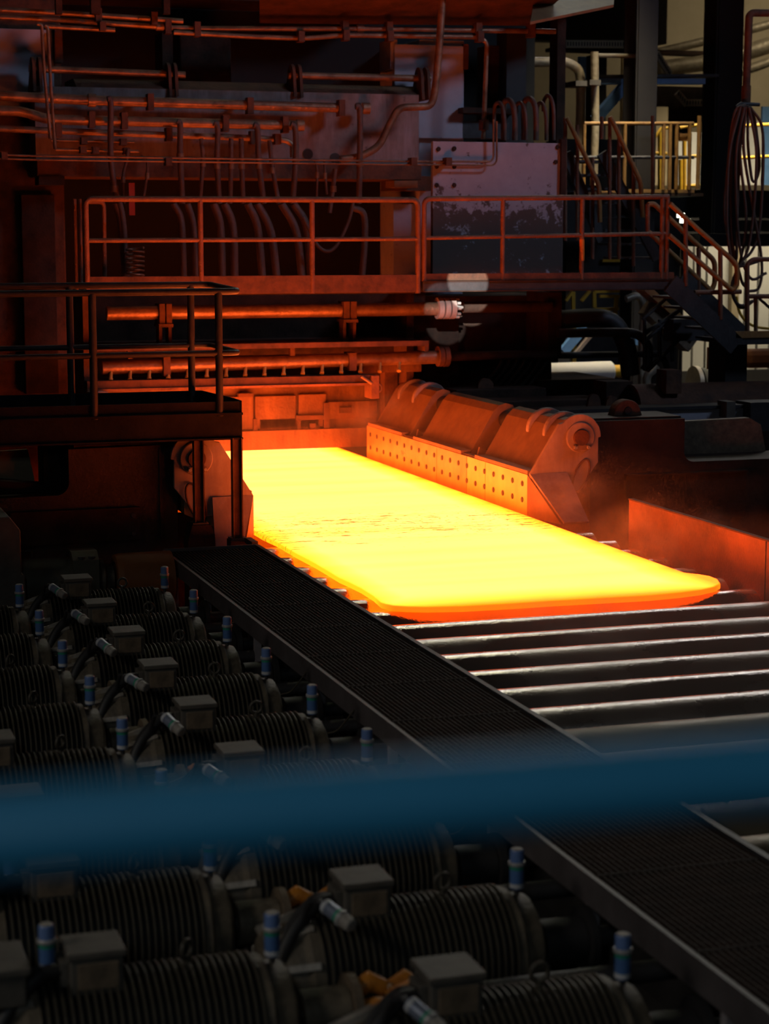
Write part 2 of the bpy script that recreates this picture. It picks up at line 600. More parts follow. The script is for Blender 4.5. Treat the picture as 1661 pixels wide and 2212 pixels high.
def slab_material():
    m, nt, b = nodes_of('hot_steel')
    N, L = nt.nodes.new, nt.links.new
    b.inputs['Base Color'].default_value = (0.25, 0.12, 0.08, 1)
    b.inputs['Roughness'].default_value = 0.7
    tc = N('ShaderNodeTexCoord')
    sp = N('ShaderNodeSeparateXYZ')
    L(tc.outputs['Object'], sp.inputs[0])

    def math_n(op, a, bb=None):
        n = N('ShaderNodeMath')
        n.operation = op
        for i, v in enumerate((a, bb)):
            if v is None:
                continue
            if isinstance(v, (int, float)):
                n.inputs[i].default_value = v
            else:
                L(v, n.inputs[i])
        return n.outputs[0]
    # distance in from the cooler sides and front (object origin: middle of the front edge, x across, y along)
    ax = math_n('ABSOLUTE', sp.outputs['X'])
    dx = math_n('SUBTRACT', 1.57, ax)
    dy = math_n('ADD', sp.outputs['Y'], 0.0)
    d = math_n('MINIMUM', dx, math_n('MULTIPLY', dy, 0.8))
    core = N('ShaderNodeMapRange')
    core.inputs['From Min'].default_value = 0.0
    core.inputs['From Max'].default_value = 0.42
    L(d, core.inputs['Value'])
    # bands across the slab left by the rollers and water
    w = N('ShaderNodeTexNoise')
    mp = N('ShaderNodeMapping')
    mp.inputs['Scale'].default_value = (0.12, 1.5, 1)
    L(tc.outputs['Object'], mp.inputs[0])
    L(mp.outputs[0], w.inputs['Vector'])
    w.inputs['Scale'].default_value = 1.4
    w.inputs['Detail'].default_value = 3
    heat = math_n('ADD', math_n('MULTIPLY', core.outputs[0], 0.72), math_n('MULTIPLY', w.outputs['Fac'], 0.5))
    cr = N('ShaderNodeValToRGB')
    e = cr.color_ramp.elements
    e[0].position, e[0].color = 0.12, (0.55, 0.035, 0.0, 1)
    e[1].position, e[1].color = 1.0, (1.0, 0.142, 0.026, 1)
    for p, c in ((0.30, (0.85, 0.062, 0.001, 1)), (0.52, (0.97, 0.112, 0.005, 1)), (0.8, (1.0, 0.130, 0.015, 1))):
        x = e.new(p)
        x.color = c
    L(heat, cr.inputs[0])
    # the upright edge is cooler than the faces
    geo = N('ShaderNodeNewGeometry')
    sg = N('ShaderNodeSeparateXYZ')
    L(geo.outputs['Normal'], sg.inputs[0])
    up = N('ShaderNodeMapRange')
    up.inputs['From Min'].default_value = 0.25
    up.inputs['From Max'].default_value = 0.85
    L(sg.outputs['Z'], up.inputs['Value'])
    mxe = N('ShaderNodeMix')
    mxe.data_type = 'RGBA'
    L(up.outputs[0], mxe.inputs['Factor'])
    side = N('ShaderNodeMix')                                # front edge cooler than the long sides
    side.data_type = 'RGBA'
    fs_ = N('ShaderNodeMapRange')
    L(sp.outputs['Y'], fs_.inputs['Value'])
    fs_.inputs['From Min'].default_value = 0.22
    fs_.inputs['From Max'].default_value = 0.6
    L(fs_.outputs[0], side.inputs['Factor'])
    side.inputs['A'].default_value = (0.30, 0.022, 0.0, 1)
    side.inputs['B'].default_value = (0.85, 0.070, 0.001, 1)
    L(side.outputs['Result'], mxe.inputs['A'])
    L(cr.outputs[0], mxe.inputs['B'])
    # flakes of dark scale, drawn out across the slab, in the middle of the visible length
    mp2 = N('ShaderNodeMapping')
    mp2.inputs['Scale'].default_value = (0.55, 3.4, 1)
    L(tc.outputs['Object'], mp2.inputs[0])
    s1 = N('ShaderNodeTexNoise')
    s1.inputs['Scale'].default_value = 7
    s1.inputs['Detail'].default_value = 8
    s1.inputs['Roughness'].default_value = 0.72
    L(mp2.outputs[0], s1.inputs['Vector'])
    zone = N('ShaderNodeTexNoise')
    zone.inputs['Scale'].default_value = 0.75
    zone.inputs['Detail'].default_value = 1
    L(tc.outputs['Object'], zone.inputs['Vector'])
    mid = N('ShaderNodeMapRange')                            # 1 around y = 3 m back from the front edge
    L(math_n('ABSOLUTE', math_n('SUBTRACT', sp.outputs['Y'], 4.4)), mid.inputs['Value'])
    mid.inputs['From Min'].default_value = 0.4
    mid.inputs['From Max'].default_value = 2.4
    mid.inputs['To Min'].default_value = 0.125
    mid.inputs['To Max'].default_value = -0.06
    sc = math_n('ADD', s1.outputs['Fac'], math_n('ADD', mid.outputs[0], math_n('MULTIPLY', math_n('SUBTRACT', zone.outputs['Fac'], 0.5), 0.25)))
    sr = N('ShaderNodeValToRGB')
    sr.color_ramp.elements[0].position = 0.678
    sr.color_ramp.elements[1].position = 0.70
    L(sc, sr.inputs[0])
    s2 = N('ShaderNodeTexNoise')                             # small specks
    s2.inputs['Scale'].default_value = 16
    s2.inputs['Detail'].default_value = 2
    mp3 = N('ShaderNodeMapping')
    mp3.inputs['Scale'].default_value = (1, 1.9, 1)
    L(tc.outputs['Object'], mp3.inputs[0])
    L(mp3.outputs[0], s2.inputs['Vector'])
    sk = N('ShaderNodeValToRGB')
    sk.color_ramp.elements[0].position = 0.75
    sk.color_ramp.elements[1].position = 0.775
    L(math_n('ADD', s2.outputs['Fac'], mid.outputs[0]), sk.inputs[0])
    mxs = N('ShaderNodeMix')
    mxs.data_type = 'RGBA'
    L(math_n('MAXIMUM', sr.outputs[0], sk.outputs[0]), mxs.inputs['Factor'])
    L(mxe.outputs['Result'], mxs.inputs['A'])
    mxs.inputs['B'].default_value = (0.06, 0.010, 0.0005, 1)
    L(mxs.outputs['Result'], b.inputs['Emission Color'])
    b.inputs['Emission Strength'].default_value = 10.3
    MATS['hot_steel'] = m


slab_material()
# outline of the slab's top face, taken along its edge
edge_px = [(557, 1159), (599, 1181), (638, 1204), (681, 1227), (711, 1245), (732, 1258), (756, 1269), (780, 1281), (806, 1293), (822, 1299),
           (832, 1302), (850, 1305.5), (880, 1307.5), (920, 1308.5), (1000, 1307), (1100, 1301.5), (1200, 1295), (1300, 1289.5), (1400, 1284),
           (1470, 1277.5), (1515, 1271.5), (1543, 1265), (1556, 1258.5), (1550, 1250), (1535, 1244), (1512, 1240), (1480, 1236.5)]
out = [PZ(x, y, 0.012 if i < 8 else 0.03 if i < 9 else SLAB_Z) for i, (x, y) in enumerate(edge_px)]
XL, XR = 4.70, 7.70
out = [Vector((XL, 26.4, SLAB_Z)), Vector((XL, 18.5, SLAB_Z))] + out[1:] + [Vector((XR - 0.01, 16.5, SLAB_Z)), Vector((XR, 19, SLAB_Z)), Vector((XR, 26.4, SLAB_Z))]
ys0 = min(p.y for p in out)


def slab_mesh():
    m = MB()
    cen = Vector((6.15, 20, 0))
    rings = [(0.0, 0.020), (-0.001, 0.012), (-0.006, 0.004), (-0.016, 0.0), (-0.045, 0.0), (-0.056, 0.005), (-0.06, 0.016)]
    n = len(out)
    # inward direction from the outline's own edges
    inw = []
    for i in range(n):
        a, b = out[i - 1], out[(i + 1) % n]
        t = (b - a).normalized()
        inw.append(Vector((-t.y, t.x, 0)))
    if inw[n // 2].y < 0:
        inw = [-v for v in inw]
    vs = []
    for dz, ins in rings:
        for i in range(n):
            p = out[i] + inw[i] * ins
            vs.append(Vector((p.x, p.y, SLAB_Z + dz)))
    fs = []
    for r in range(len(rings) - 1):
        for i in range(n):
            j = (i + 1) % n
            fs.append((r * n + i, r * n + j, (r + 1) * n + j, (r + 1) * n + i))
    m.add(vs, fs, True)
    m.add(vs[:n], [tuple(range(n))])
    m.add(vs[-n:], [tuple(range(n))])
    return m


slab_mesh().build('hot_slab', 'hot_steel', label='glowing yellow-hot steel slab lying on the rollers', cat='steel slab', origin=(6.15, ys0, 0.0))

# ================================================================== roller table
ROLL_X0, ROLL_X1 = 4.53, 8.05
roll_specs = [n for n in range(-8, 13)]
first_front = max(n for n in roll_specs if AXY(n) < ys0)


def make_roller(dry):
    t = thing('table_roller', 'x', 'roller', (0, 0, 0), 'rollers of the run-out table')
    L0, L1 = ROLL_X0, ROLL_X1
    MB().lathe([(L0, 0), (L0, ROLL_R - 0.012), (L0 + 0.012, ROLL_R), (L1 - 0.012, ROLL_R), (L1, ROLL_R - 0.012), (L1, 0)], n=48).build(
        'barrel', 'roller_dry' if dry else 'roller_wet', t)
    MB().cyl((L0 - 0.26, 0, 0), (L0 - 0.005, 0, 0), 0.075, 16).build('shaft', 'dark_steel', t)
    # bearing housing with rounded shoulders between the walkway and the barrel
    prof = [(-0.17, -0.3), (-0.17, 0.08), (-0.15, 0.14), (-0.10, 0.165), (0.10, 0.165), (0.15, 0.14), (0.17, 0.08), (0.17, -0.3)]
    MB().prism(prof, 'x', L0 - 0.19, L0 - 0.01).build('bearing_housing', 'guide_steel', t)
    MB().cyl((L1 + 0.005, 0, 0), (L1 + 0.14, 0, 0), 0.07, 16).build('journal', 'dark_steel', t)
    return t


r_wet, r_dry = make_roller(False), make_roller(True)
used = set()
for n in roll_specs:
    dry = n <= -1
    src = r_dry if dry else r_wet
    if src.name in used:
        o = copy_tree(src)
    else:
        o = src
        used.add(src.name)
    o.location = (0, AXY(n), -ROLL_R)
    if n <= first_front:
        k = first_front - n
        o['label'] = ('dull dry steel table roller, %s in front of the glowing slab' if dry else 'wet shiny steel table roller, %s in front of the glowing slab') % ORD[k]
    else:
        o['label'] = 'wet steel table roller under the glowing slab, %s back from its front edge' % ORD[n - first_front - 1]
    for c in o.children:
        if c.name.startswith('barrel') and n % 2:
            c.rotation_euler.x = 1.3 * n

tf = thing('roller_bed', 'dark steel bed and side beams beneath the table rollers', 'machine bed', (6.4, 12, FLOOR_Z))
MB().box((4.32, 6.0, FLOOR_Z + 0.005), (8.1, 25.5, -0.50)).build('bed', 'black_floor', tf)
MB().box((8.10, 6.0, FLOOR_Z + 0.005), (8.20, 19.4, -0.28)).build('side_beam', 'dark_steel', tf)

ap = thing('apron_plate', 'tall rust-orange side plate along the far ends of the front rollers', 'side plate', (8.22, 14, -0.14))
for y0, y1 in ((9.6, 11.85), (11.87, 14.70), (14.72, 17.48)):
    MB().box((8.20, y0, -0.14), (8.235, y1, 0.395)).build('plate', 'mottled_rust', ap)
MB().box((8.192, 9.6, 0.395), (8.245, 17.48, 0.41)).build('top_edge', 'rust', ap)

# ================================================================== grating walkway
WX0, WX1, WZ, WY0, WY1 = 3.52, 4.42, 0.10, 5.2, 17.55
wk = thing('grating_walkway', 'long black steel grating walkway between the motors and the rollers', 'walkway', (3.97, 11.4, FLOOR_Z))
seams = [17.50, 16.55, 15.62, 14.66, 13.72, 12.75, 11.80, 10.85, 9.85, 8.85, 7.85, 6.85, 5.85]
bar_m = None
for ya, yb in zip(seams[1:], seams[:-1]):
    m = MB()
    n = 27
    for i in range(n):
        x = WX0 + 0.03 + (WX1 - WX0 - 0.06) * i / (n - 1)
        m.box((x - 0.0035, ya + 0.008, WZ - 0.03), (x + 0.0035, yb - 0.008, WZ))
    k = int((yb - ya) / 0.1)
    for i in range(1, k):
        y = ya + (yb - ya) * i / k
        m.box((WX0 + 0.03, y - 0.002, WZ - 0.016), (WX1 - 0.03, y + 0.002, WZ - 0.007))
    m.box((WX0 + 0.03, yb - 0.012, WZ - 0.03), (WX1 - 0.03, yb - 0.006, WZ + 0.003))
    m.box((WX0 + 0.03, ya + 0.006, WZ - 0.03), (WX1 - 0.03, ya + 0.012, WZ + 0.003))
    m.build('grating_panel', 'grating', wk)
MB().box((WX0 - 0.012, WY0, WZ - 0.13), (WX0 + 0.012, WY1, WZ + 0.012)).build('stringer', 'stringer', wk)
MB().box((WX1 - 0.03, WY0, WZ - 0.13), (WX1 + 0.008, WY1, WZ + 0.02)).build('stringer', 'dark_steel', wk)
MB().box((WX0, WY1, WZ - 0.12), (WX1, WY1 + 0.02, WZ + 0.02)).build('end_plate', 'stringer', wk)
for px, py in ((375, 1215), (446, 1270), (553, 1355), (690, 1460), (845, 1580), (1062, 1740), (1276, 1905), (1572, 2130)):
    p = PX(px, py, WX0 + 0.02)
    MB().cbox((WX0 + 0.03, p.y, (FLOOR_Z + WZ - 0.03) / 2), (0.05, 0.05, WZ - 0.03 - FLOOR_Z)).build('post', 'post_grey', wk)
    MB().cbox((WX1 - 0.16, p.y, (FLOOR_Z + WZ - 0.03) / 2), (0.05, 0.05, WZ - 0.03 - FLOOR_Z)).build('post', 'dark_steel', wk)
for y in seams:                                             # cross beams under the panels
    MB().box((WX0 + 0.02, y - 0.02, WZ - 0.10), (WX1 - 0.03, y + 0.02, WZ - 0.035)).build('cross_beam', 'black_steel', wk)

# ================================================================== drive motors
AX_Z = -0.19
NF = 28


def make_motor(left_row):
    t = thing('drive_motor', 'x', 'motor', (0, 0, 0), 'finned roller drive motors')
    R1, R0 = 0.290, 0.248
    MB().lathe([(-0.88, 0), (-0.88, R0), (0.0, R0), (0.0, 0)], n=36).build('body', 'motor_core', t)
    ring = MB()
    n = 32
    vs = []
    for x in (-0.0035, 0.0035):
        for r in (R0 - 0.004, R1):
            for k in range(n):
                a = 2 * math.pi * k / n
                vs.append((x, r * math.cos(a), r * math.sin(a)))
    fs = []
    for k in range(n):
        j = (k + 1) % n
        fs += [(k, j, n + j, n + k), (2 * n + k, 3 * n + k, 3 * n + j, 2 * n + j), (n + k, n + j, 3 * n + j, 3 * n + k)]
    ring.add(vs, fs)
    fin0 = ring.build('fin', 'motor_fin', t)
    fin0.location = (-0.012, 0, 0)
    for i in range(1, NF):
        inst(fin0, t, (-0.012 - i * 0.0312, 0, 0))
    # drive end
    MB().lathe([(0.0, 0), (0.0, 0.275), (0.035, 0.275), (0.05, 0.25), (0.13, 0.235), (0.15, 0.20), (0.15, 0)], n=32).build('drive_end_shield', 'motor_shield', t)
    # other end: bare ribbed bell
    bell = MB().lathe([(-0.88, 0), (-0.88, 0.268), (-0.93, 0.268), (-0.955, 0.235), (-1.06, 0.215), (-1.10, 0.17), (-1.10, 0)], n=32).build('fan_end_shield', 'motor_shield', t)
    for i in range(10):
        a = 2 * math.pi * i / 10 + 0.2
        c, s = math.cos(a), math.sin(a)
        MB().bar((-0.90, 0.262 * c, 0.262 * s), (-1.085, 0.202 * c, 0.202 * s), 0.03, 0.045, (0, c, s)).build('rib', 'motor_bare', bell)
    MB().lathe([(-1.10, 0), (-1.10, 0.10), (-1.15, 0.10), (-1.16, 0.085), (-1.16, 0)], n=20).build('bearing_cap', 'motor_shield', t)
    # terminal box on top
    bx0, bx1, bz0, bz1 = -0.755, -0.545, 0.235, 0.385
    tb = MB().box((bx0, -0.105, bz0), (bx1, 0.105, bz1)).build('terminal_box', 'box_grey', t, bevel=0.008)
    MB().box((bx0 - 0.012, -0.118, bz1), (bx1 + 0.012, 0.118, bz1 + 0.028)).build('lid', 'box_grey', tb, bevel=0.006)
    MB().box((bx0 + 0.03, -0.114, bz0 + 0.025), (bx1 - 0.02, -0.104, bz1 - 0.018)).build('cover_plate', 'box_plate', tb, bevel=0.003)
    MB().box((bx0 - 0.035, -0.07, bz0 + 0.03), (bx0 - 0.0, 0.06, bz1 - 0.015)).build('cable_gland', 'box_grey', tb, bevel=0.005)
    if not left_row:                                        # bracket arm of the tilted lubricator
        MB().tube(smooth_path([(-0.955, -0.10, 0.24), (-0.94, -0.15, 0.33), (-0.935, -0.205, 0.39)], 4), 0.012, 8).build('bracket_arm', 'dark_steel', t)
    # cables
    for k, (yo, r) in enumerate(((-0.035, 0.032), (0.035, 0.016))):
        pts = [(bx0 - 0.02, yo, bz0 + 0.09), (bx0 - 0.12, yo - 0.03, bz0 + 0.085), (bx0 - 0.25, yo - 0.09, bz0 - 0.02), (bx0 - 0.33, yo - 0.14, bz0 - 0.19),
               (bx0 - 0.36, yo - 0.16, bz0 - 0.42), (bx0 - 0.37, yo - 0.17, FLOOR_Z - AX_Z + 0.02)]
        MB().tube(smooth_path(pts, 5), r, 10).build('cable', 'rubber', t)
    # eye bolt
    ring = [(-0.27 + 0.0 * math.cos(a), 0.036 * math.cos(a), R1 + 0.05 + 0.036 * math.sin(a)) for a in [2 * math.pi * k / 16 for k in range(16)]]
    if left_row:
        ring = [(-0.27 + 0.026 * math.cos(a), 0.026 * math.cos(a), R1 + 0.05 + 0.036 * math.sin(a)) for a in [2 * math.pi * k / 16 for k in range(16)]]
    else:
        ring = [(-0.27 + 0.036 * math.cos(a), 0.0, R1 + 0.05 + 0.036 * math.sin(a)) for a in [2 * math.pi * k / 16 for k in range(16)]]
    eb = MB().tube(ring, 0.010, 8, closed=True)
    eb.cyl((-0.27, 0, R0), (-0.27, 0, R1 + 0.018), 0.016, 10)
    eb.build('eye_bolt', 'motor_fin', t)
    for x in (-0.78, -0.10):
        MB().box((x - 0.07, -0.24, FLOOR_Z - AX_Z), (x + 0.07, 0.24, -0.22)).build('foot', 'black_steel', t, bevel=0.01)
    # shaft and coupling
    x1 = 2.62 if left_row else 1.40
    MB().cyl((0.15, 0, 0), (x1, 0, 0), 0.048, 16).build('drive_shaft', 'dark_steel', t)
    cp = MB().lathe([(0.20, 0), (0.20, 0.105), (0.40, 0.105), (0.40, 0)], n=24).build('coupling', 'motor_shield' if left_row else 'black_steel', t)
    MB().lathe([(0.405, 0), (0.405, 0.15), (0.44, 0.15), (0.44, 0)], n=24).build('flange', 'box_plate' if left_row else 'black_steel', cp)
    if left_row:                                            # orange rubber elements of the coupling
        for i in range(5):
            a = 2 * math.pi * i / 5 + 0.3
            MB().tube([(0.44, 0.075 * math.cos(a), 0.075 * math.sin(a)), (0.50, 0.11 * math.cos(a), 0.11 * math.sin(a)), (0.56, 0.075 * math.cos(a), 0.075 * math.sin(a))], [0.04, 0.046, 0.04], 10).build('rubber_element', 'orange_rubber', cp)
            MB().tube([(0.60, 0.06 * math.cos(a + .6), 0.06 * math.sin(a + .6)), (0.68, 0.10 * math.cos(a + .6), 0.10 * math.sin(a + .6)), (0.73, 0.06 * math.cos(a + .6), 0.06 * math.sin(a + .6))], [0.035, 0.042, 0.035], 10).build('rubber_element', 'orange_rubber', cp)
        MB().lathe([(0.56, 0), (0.56, 0.085), (0.60, 0.085), (0.60, 0)], n=24).build('flange', 'orange_rubber', cp)
        eb_ = MB().box((-1.13, -0.16, 0.24), (-0.93, 0.14, 0.37)).build('brake_box', 'box_grey', t, bevel=0.01)
        MB().box((-1.145, -0.175, 0.37), (-0.915, 0.155, 0.40)).build('lid', 'box_grey', eb_, bevel=0.006)
    return t


def make_canister(grey=False):
    blue, cap_m = ('canister_grey', 'canister_end') if grey else ('canister_blue', 'canister_cap')
    t = thing('lubricator', 'x', 'lubricator', (0, 0, 0), 'blue lubricator canisters')
    b = MB().lathe([(0.0, 0), (0.0, 0.029), (0.006, 0.032), (0.108, 0.032), (0.108, 0)], axis='z', n=20).build('body', blue, t)
    MB().lathe([(0.006, 0.0324), (0.026, 0.0324)], axis='z', n=20).build('label_strip', 'label_white', b)
    MB().lathe([(0.09, 0.0324), (0.104, 0.0324)], axis='z', n=20).build('label_strip', 'label_green', b)
    MB().lathe([(0.108, 0), (0.108, 0.037), (0.112, 0.039), (0.122, 0.039), (0.126, 0.036), (0.126, 0)], axis='z', n=20).build('collar', 'canister_collar', t)
    c = MB().lathe([(0.126, 0), (0.126, 0.032), (0.176, 0.0315), (0.182, 0.028), (0.182, 0)], axis='z', n=20).build('cap', cap_m, t)
    MB().lathe([(0.1815, 0), (0.1815, 0.0285), (0.185, 0.022), (0.185, 0)], axis='z', n=20).build('cap_end', 'canister_end', c)
    MB().lathe([(-0.04, 0), (-0.04, 0.012), (0.0, 0.012), (0.0, 0)], axis='z', n=12).build('nipple', 'dark_steel', t)
    return t


RX, LX = 3.08, 1.82
mR, mL = make_motor(False), make_motor(True)
cans = [make_canister(), make_canister(True)]
can_used = [False, False]
row_r = list(range(-8, 9, 2))
row_l = list(range(-7, 8, 2))
for row, src, X0, phrase in ((row_r, mR, RX, 'beside the walkway'), (row_l, mL, LX, 'in the outer row')):
    for i, n in enumerate(row):
        o = src if i == 0 else copy_tree(src)
        yc = AXY(n) + (0.10 if row is row_l else 0.0)
        o.location = (X0, yc, AX_Z)
        o['label'] = 'black finned motor %s, %s from the picture bottom' % (phrase, ORD[i])
        # upright lubricator on the drive end, lying one on the other end
        for kind in (0, 1):
            if kind == 1 and row is row_l and n > -5:
                continue
            ck = 0 if row is row_l else kind
            c = cans[ck] if not can_used[ck] else copy_tree(cans[ck])
            can_used[ck] = True
            if kind == 0:
                c.location = (X0 + 0.085, yc, AX_Z + 0.272)
                c.rotation_euler = (0, 0, (n * 1.7) % 6.28)
                c['label'] = 'upright blue lubricator on the %s motor from the bottom %s' % (ORD[i], phrase)
            elif row is row_l:
                c.location = (X0 - 0.83, yc, AX_Z + 0.325)
                c['label'] = 'upright blue lubricator behind the terminal box of the %s outer motor from the bottom' % ORD[i]
            else:
                d = Vector((0.36 + 0.06 * (n % 3), -0.85, -0.32 + 0.05 * (n % 4)))
                c.rotation_mode = 'QUATERNION'
                c.rotation_quaternion = d.to_track_quat('Z', 'Y')
                c.location = Vector((X0 - 0.85, AXY(n) - 0.32, AX_Z + 0.355)) - d.normalized() * 0.09
                c['label'] = 'tilted grey-blue lubricator on the %s motor from the bottom beside the walkway' % ORD[i]

# loose wires drooping from the walkway to the roller bearings
for i, n in enumerate((-3, -1, 1, 3)):
    a = Vector((WX0 - 0.0, AXY(n) - 0.35, WZ - 0.05))
    b = Vector((3.36, AXY(n) - 0.05, -0.25))
    MB().tube(smooth_path([a, (a + b) / 2 + Vector((0, 0, -0.03)), b, b + Vector((0.02, 0.03, -0.5))], 6), 0.006, 6).build(
        'grease_line', 'motor_fin', label='thin grease line hanging below the walkway edge, %s from the bottom' % ORD[i], cat='hose', group='grease lines under the walkway')

# ------------------------------------------------------------------ larger drive at the far end of the motor row
Y0 = 17.05
gm = thing('gear_motor', 'olive-grey cylindrical gear motor lying before the orange drum', 'motor', (2.5, Y0, FLOOR_Z))
MB().lathe([(2.06, 0), (2.06, 0.19), (2.08, 0.205), (2.60, 0.205), (2.60, 0)], (0, Y0, -0.03), n=36).build('body', 'olive_grey', gm)
MB().tube(fillet([(2.12, Y0, 0.17), (2.12, Y0, 0.245), (2.24, Y0, 0.245), (2.24, Y0, 0.17)], 0.02), 0.008, 8).build('handle', 'dark_steel', gm)
MB().prism([(Y0 + a, b) for a, b in ((-0.2, -0.3), (-0.2, 0.17), (-0.1, 0.235), (0.1, 0.235), (0.2, 0.17), (0.2, -0.3))], 'x', 2.57, 2.80).build('gear_case', 'olive_grey', gm)
for x in (2.65, 2.74):
    MB().lathe([(0.11, 0), (0.11, 0.036), (0.19, 0.036), (0.20, 0.03), (0.20, 0)], (x, Y0 - 0.16, 0), axis='z', n=14).build('plug', 'dark_steel', gm)
MB().lathe([(2.80, 0), (2.80, 0.13), (2.83, 0.18), (2.86, 0.18), (2.89, 0.12), (2.95, 0.12), (2.95, 0)], (0, Y0, -0.03), n=28).build('flange', 'motor_shield', gm)
MB().box((2.1, Y0 - 0.2, FLOOR_Z), (2.8, Y0 + 0.2, -0.2)).build('foot', 'black_steel', gm)
od = thing('coupling_drum', 'dull orange cylindrical coupling guard beside the gear motor', 'coupling guard', (3.3, Y0, FLOOR_Z))
MB().lathe([(2.97, 0.16), (2.97, 0.225), (3.02, 0.235), (3.48, 0.235), (3.48, 0.16)], (0, Y0, -0.05), n=40).build('shell', 'orange_drum', od)
MB().box((3.05, Y0 - 0.2, FLOOR_Z), (3.4, Y0 + 0.2, -0.24)).build('foot', 'black_steel', od)
pb = thing('pedestal_block', 'dark grey machine pedestal at the left edge below the platform', 'pedestal', (1.9, 16.6, FLOOR_Z))
p = PY(38, 1210, 16.6)
MB().prism([(1.2, FLOOR_Z), (1.2, 0.62), (2.0, 0.62), (2.09, 0.5), (2.09, 0.12), (2.12, 0.10), (2.12, FLOOR_Z)], 'y', 16.6, 17.3).build('body', 'box_grey', pb, bevel=0.01)
# ================================================================== access platform on the left
DZ, PF, PB, PXR, PXL = 1.32, 18.0, 19.2, 4.385, 0.6
pl = thing('access_platform', 'dark steel access platform with grating deck on two legs', 'platform', (3, 18.6, 0))
m = MB()
for i in range(46):
    x = PXL + 0.05 + i * 0.082
    if x > PXR - 0.05:
        break
    m.box((x - 0.004, PF + 0.05, DZ - 0.03), (x + 0.004, PB - 0.03, DZ))
for i in range(12):
    y = PF + 0.08 + i * 0.095
    m.box((PXL, y - 0.003, DZ - 0.02), (PXR - 0.03, y + 0.003, DZ - 0.004))
m.build('deck_grating', 'grating', pl)
MB().box((PXL, PF + 0.02, DZ - 0.045), (PXR - 0.02, PB, DZ - 0.032)).build('deck_tray', 'black_steel', pl)
MB().box((PXL, PF - 0.01, 1.085), (PXR, PF + 0.05, DZ + 0.005)).build('front_channel', 'sooty_steel', pl, bevel=0.006)
MB().box((PXL, PF - 0.045, DZ - 0.012), (PXR + 0.0, PF + 0.05, DZ + 0.01)).build('channel_flange', 'sooty_steel', pl)
MB().box((PXL, PF - 0.045, 1.075), (PXR, PF + 0.05, 1.092)).build('channel_flange', 'sooty_steel', pl)
MB().box((PXL, PF - 0.002, DZ + 0.012), (PXR - 0.02, PF + 0.012, DZ + 0.115)).build('toe_board', 'sooty_steel', pl)
MB().box((PXL, PB - 0.012, DZ), (PXR - 0.12, PB, DZ + 0.13)).build('toe_board', 'sooty_steel', pl)
MB().sheet([(PXR - 0.12, PB - 0.01, DZ), (PXR - 0.005, PF + 0.35, DZ), (PXR - 0.005, PF + 0.35, DZ + 0.12), (PXR - 0.12, PB - 0.01, DZ + 0.13)], 0.012).build('toe_board', 'sooty_steel', pl)
MB().box((PXR - 0.012, PF, DZ), (PXR, PF + 0.35, DZ + 0.12)).build('toe_board', 'sooty_steel', pl)
MB().box((PXR - 0.06, PF + 0.05, 1.09), (PXR, PB, DZ - 0.03)).build('side_channel', 'dark_steel', pl)
MB().box((PXL, PB - 0.05, 1.09), (PXR - 0.06, PB, DZ - 0.03)).build('back_channel', 'dark_steel', pl)
for x, y, z0 in ((4.325, 17.985, 0.13), (3.99, 18.16, 0.27)):
    lg = MB()
    lg.box((x - 0.048, y - 0.045, z0), (x - 0.036, y + 0.045, 1.09)).box((x + 0.036, y - 0.045, z0), (x + 0.048, y + 0.045, 1.09)).box((x - 0.036, y - 0.006, z0), (x + 0.036, y + 0.006, 1.09))
    lg.build('leg', 'rust', pl)
    MB().box((x - 0.075, y - 0.075, z0 - 0.02), (x + 0.075, y + 0.075, z0)).build('base_plate', 'dark_steel', pl)
MB().prism([(3.86, FLOOR_Z), (3.86, 0.10), (3.90, 0.25), (4.08, 0.25), (4.12, 0.16), (4.16, FLOOR_Z)], 'y', 18.06, 18.26).build('leg_pedestal', 'rust_dark', pl)
MB().bar((4.40, 17.6, 0.115), (4.40, 17.88, 0.115), 0.06, 0.05).build('kerb_bar', 'dark_steel', pl)
MB().box((4.24, 17.9, FLOOR_Z), (4.42, 18.07, 0.11)).build('leg_pedestal', 'rust_dark', pl)

pr = thing('platform_railing', 'dark tube railing with two rails around the access platform', 'railing', (3, 18.6, DZ))
for z, r in ((2.465, 0.031), (1.885, 0.027)):
    zb = z + (0.045 if z > 2 else 0.02)
    MB().tube(fillet([(PXL, PF, z), (PXR - 0.02, PF, z + 0.012), (PXR - 0.02, PB, zb), (PXL, PB, zb)], 0.10, 6), r, 12).build('rail', 'dark_steel', pr)
for x, y in ((PY(201, 760, PF).x, PF), (PY(473, 760, PF).x, PF), (PY(152, 740, PB).x, PB), (PY(413, 740, PB).x, PB), (1.6, PF), (1.6, PB)):
    MB().tube([(x, y, DZ + (0.0 if y == PB else -0.02)), (x, y, 2.46 + (0.04 if y == PB else 0))], 0.036, 12).build('post', 'dark_steel', pr)
# crumpled rag on the deck
rg = PY(457, 876, 18.35)
mm = MB()
for k in range(7):
    c = Vector((rg.x + random.uniform(-.06, .06), 18.35 + random.uniform(-.06, .06), DZ + 0.02))
    pts = [c + Vector((0.05 * math.cos(a) * random.uniform(.6, 1.3), 0.05 * math.sin(a) * random.uniform(.6, 1.3), random.uniform(-0.01, 0.05))) for a in [i * 1.05 for i in range(6)]]
    mm.tube(smooth_path(pts, 4), 0.014, 7)
mm.build('rag', 'rag', label='crumpled pale rag on the platform deck by the corner post', cat='rag')


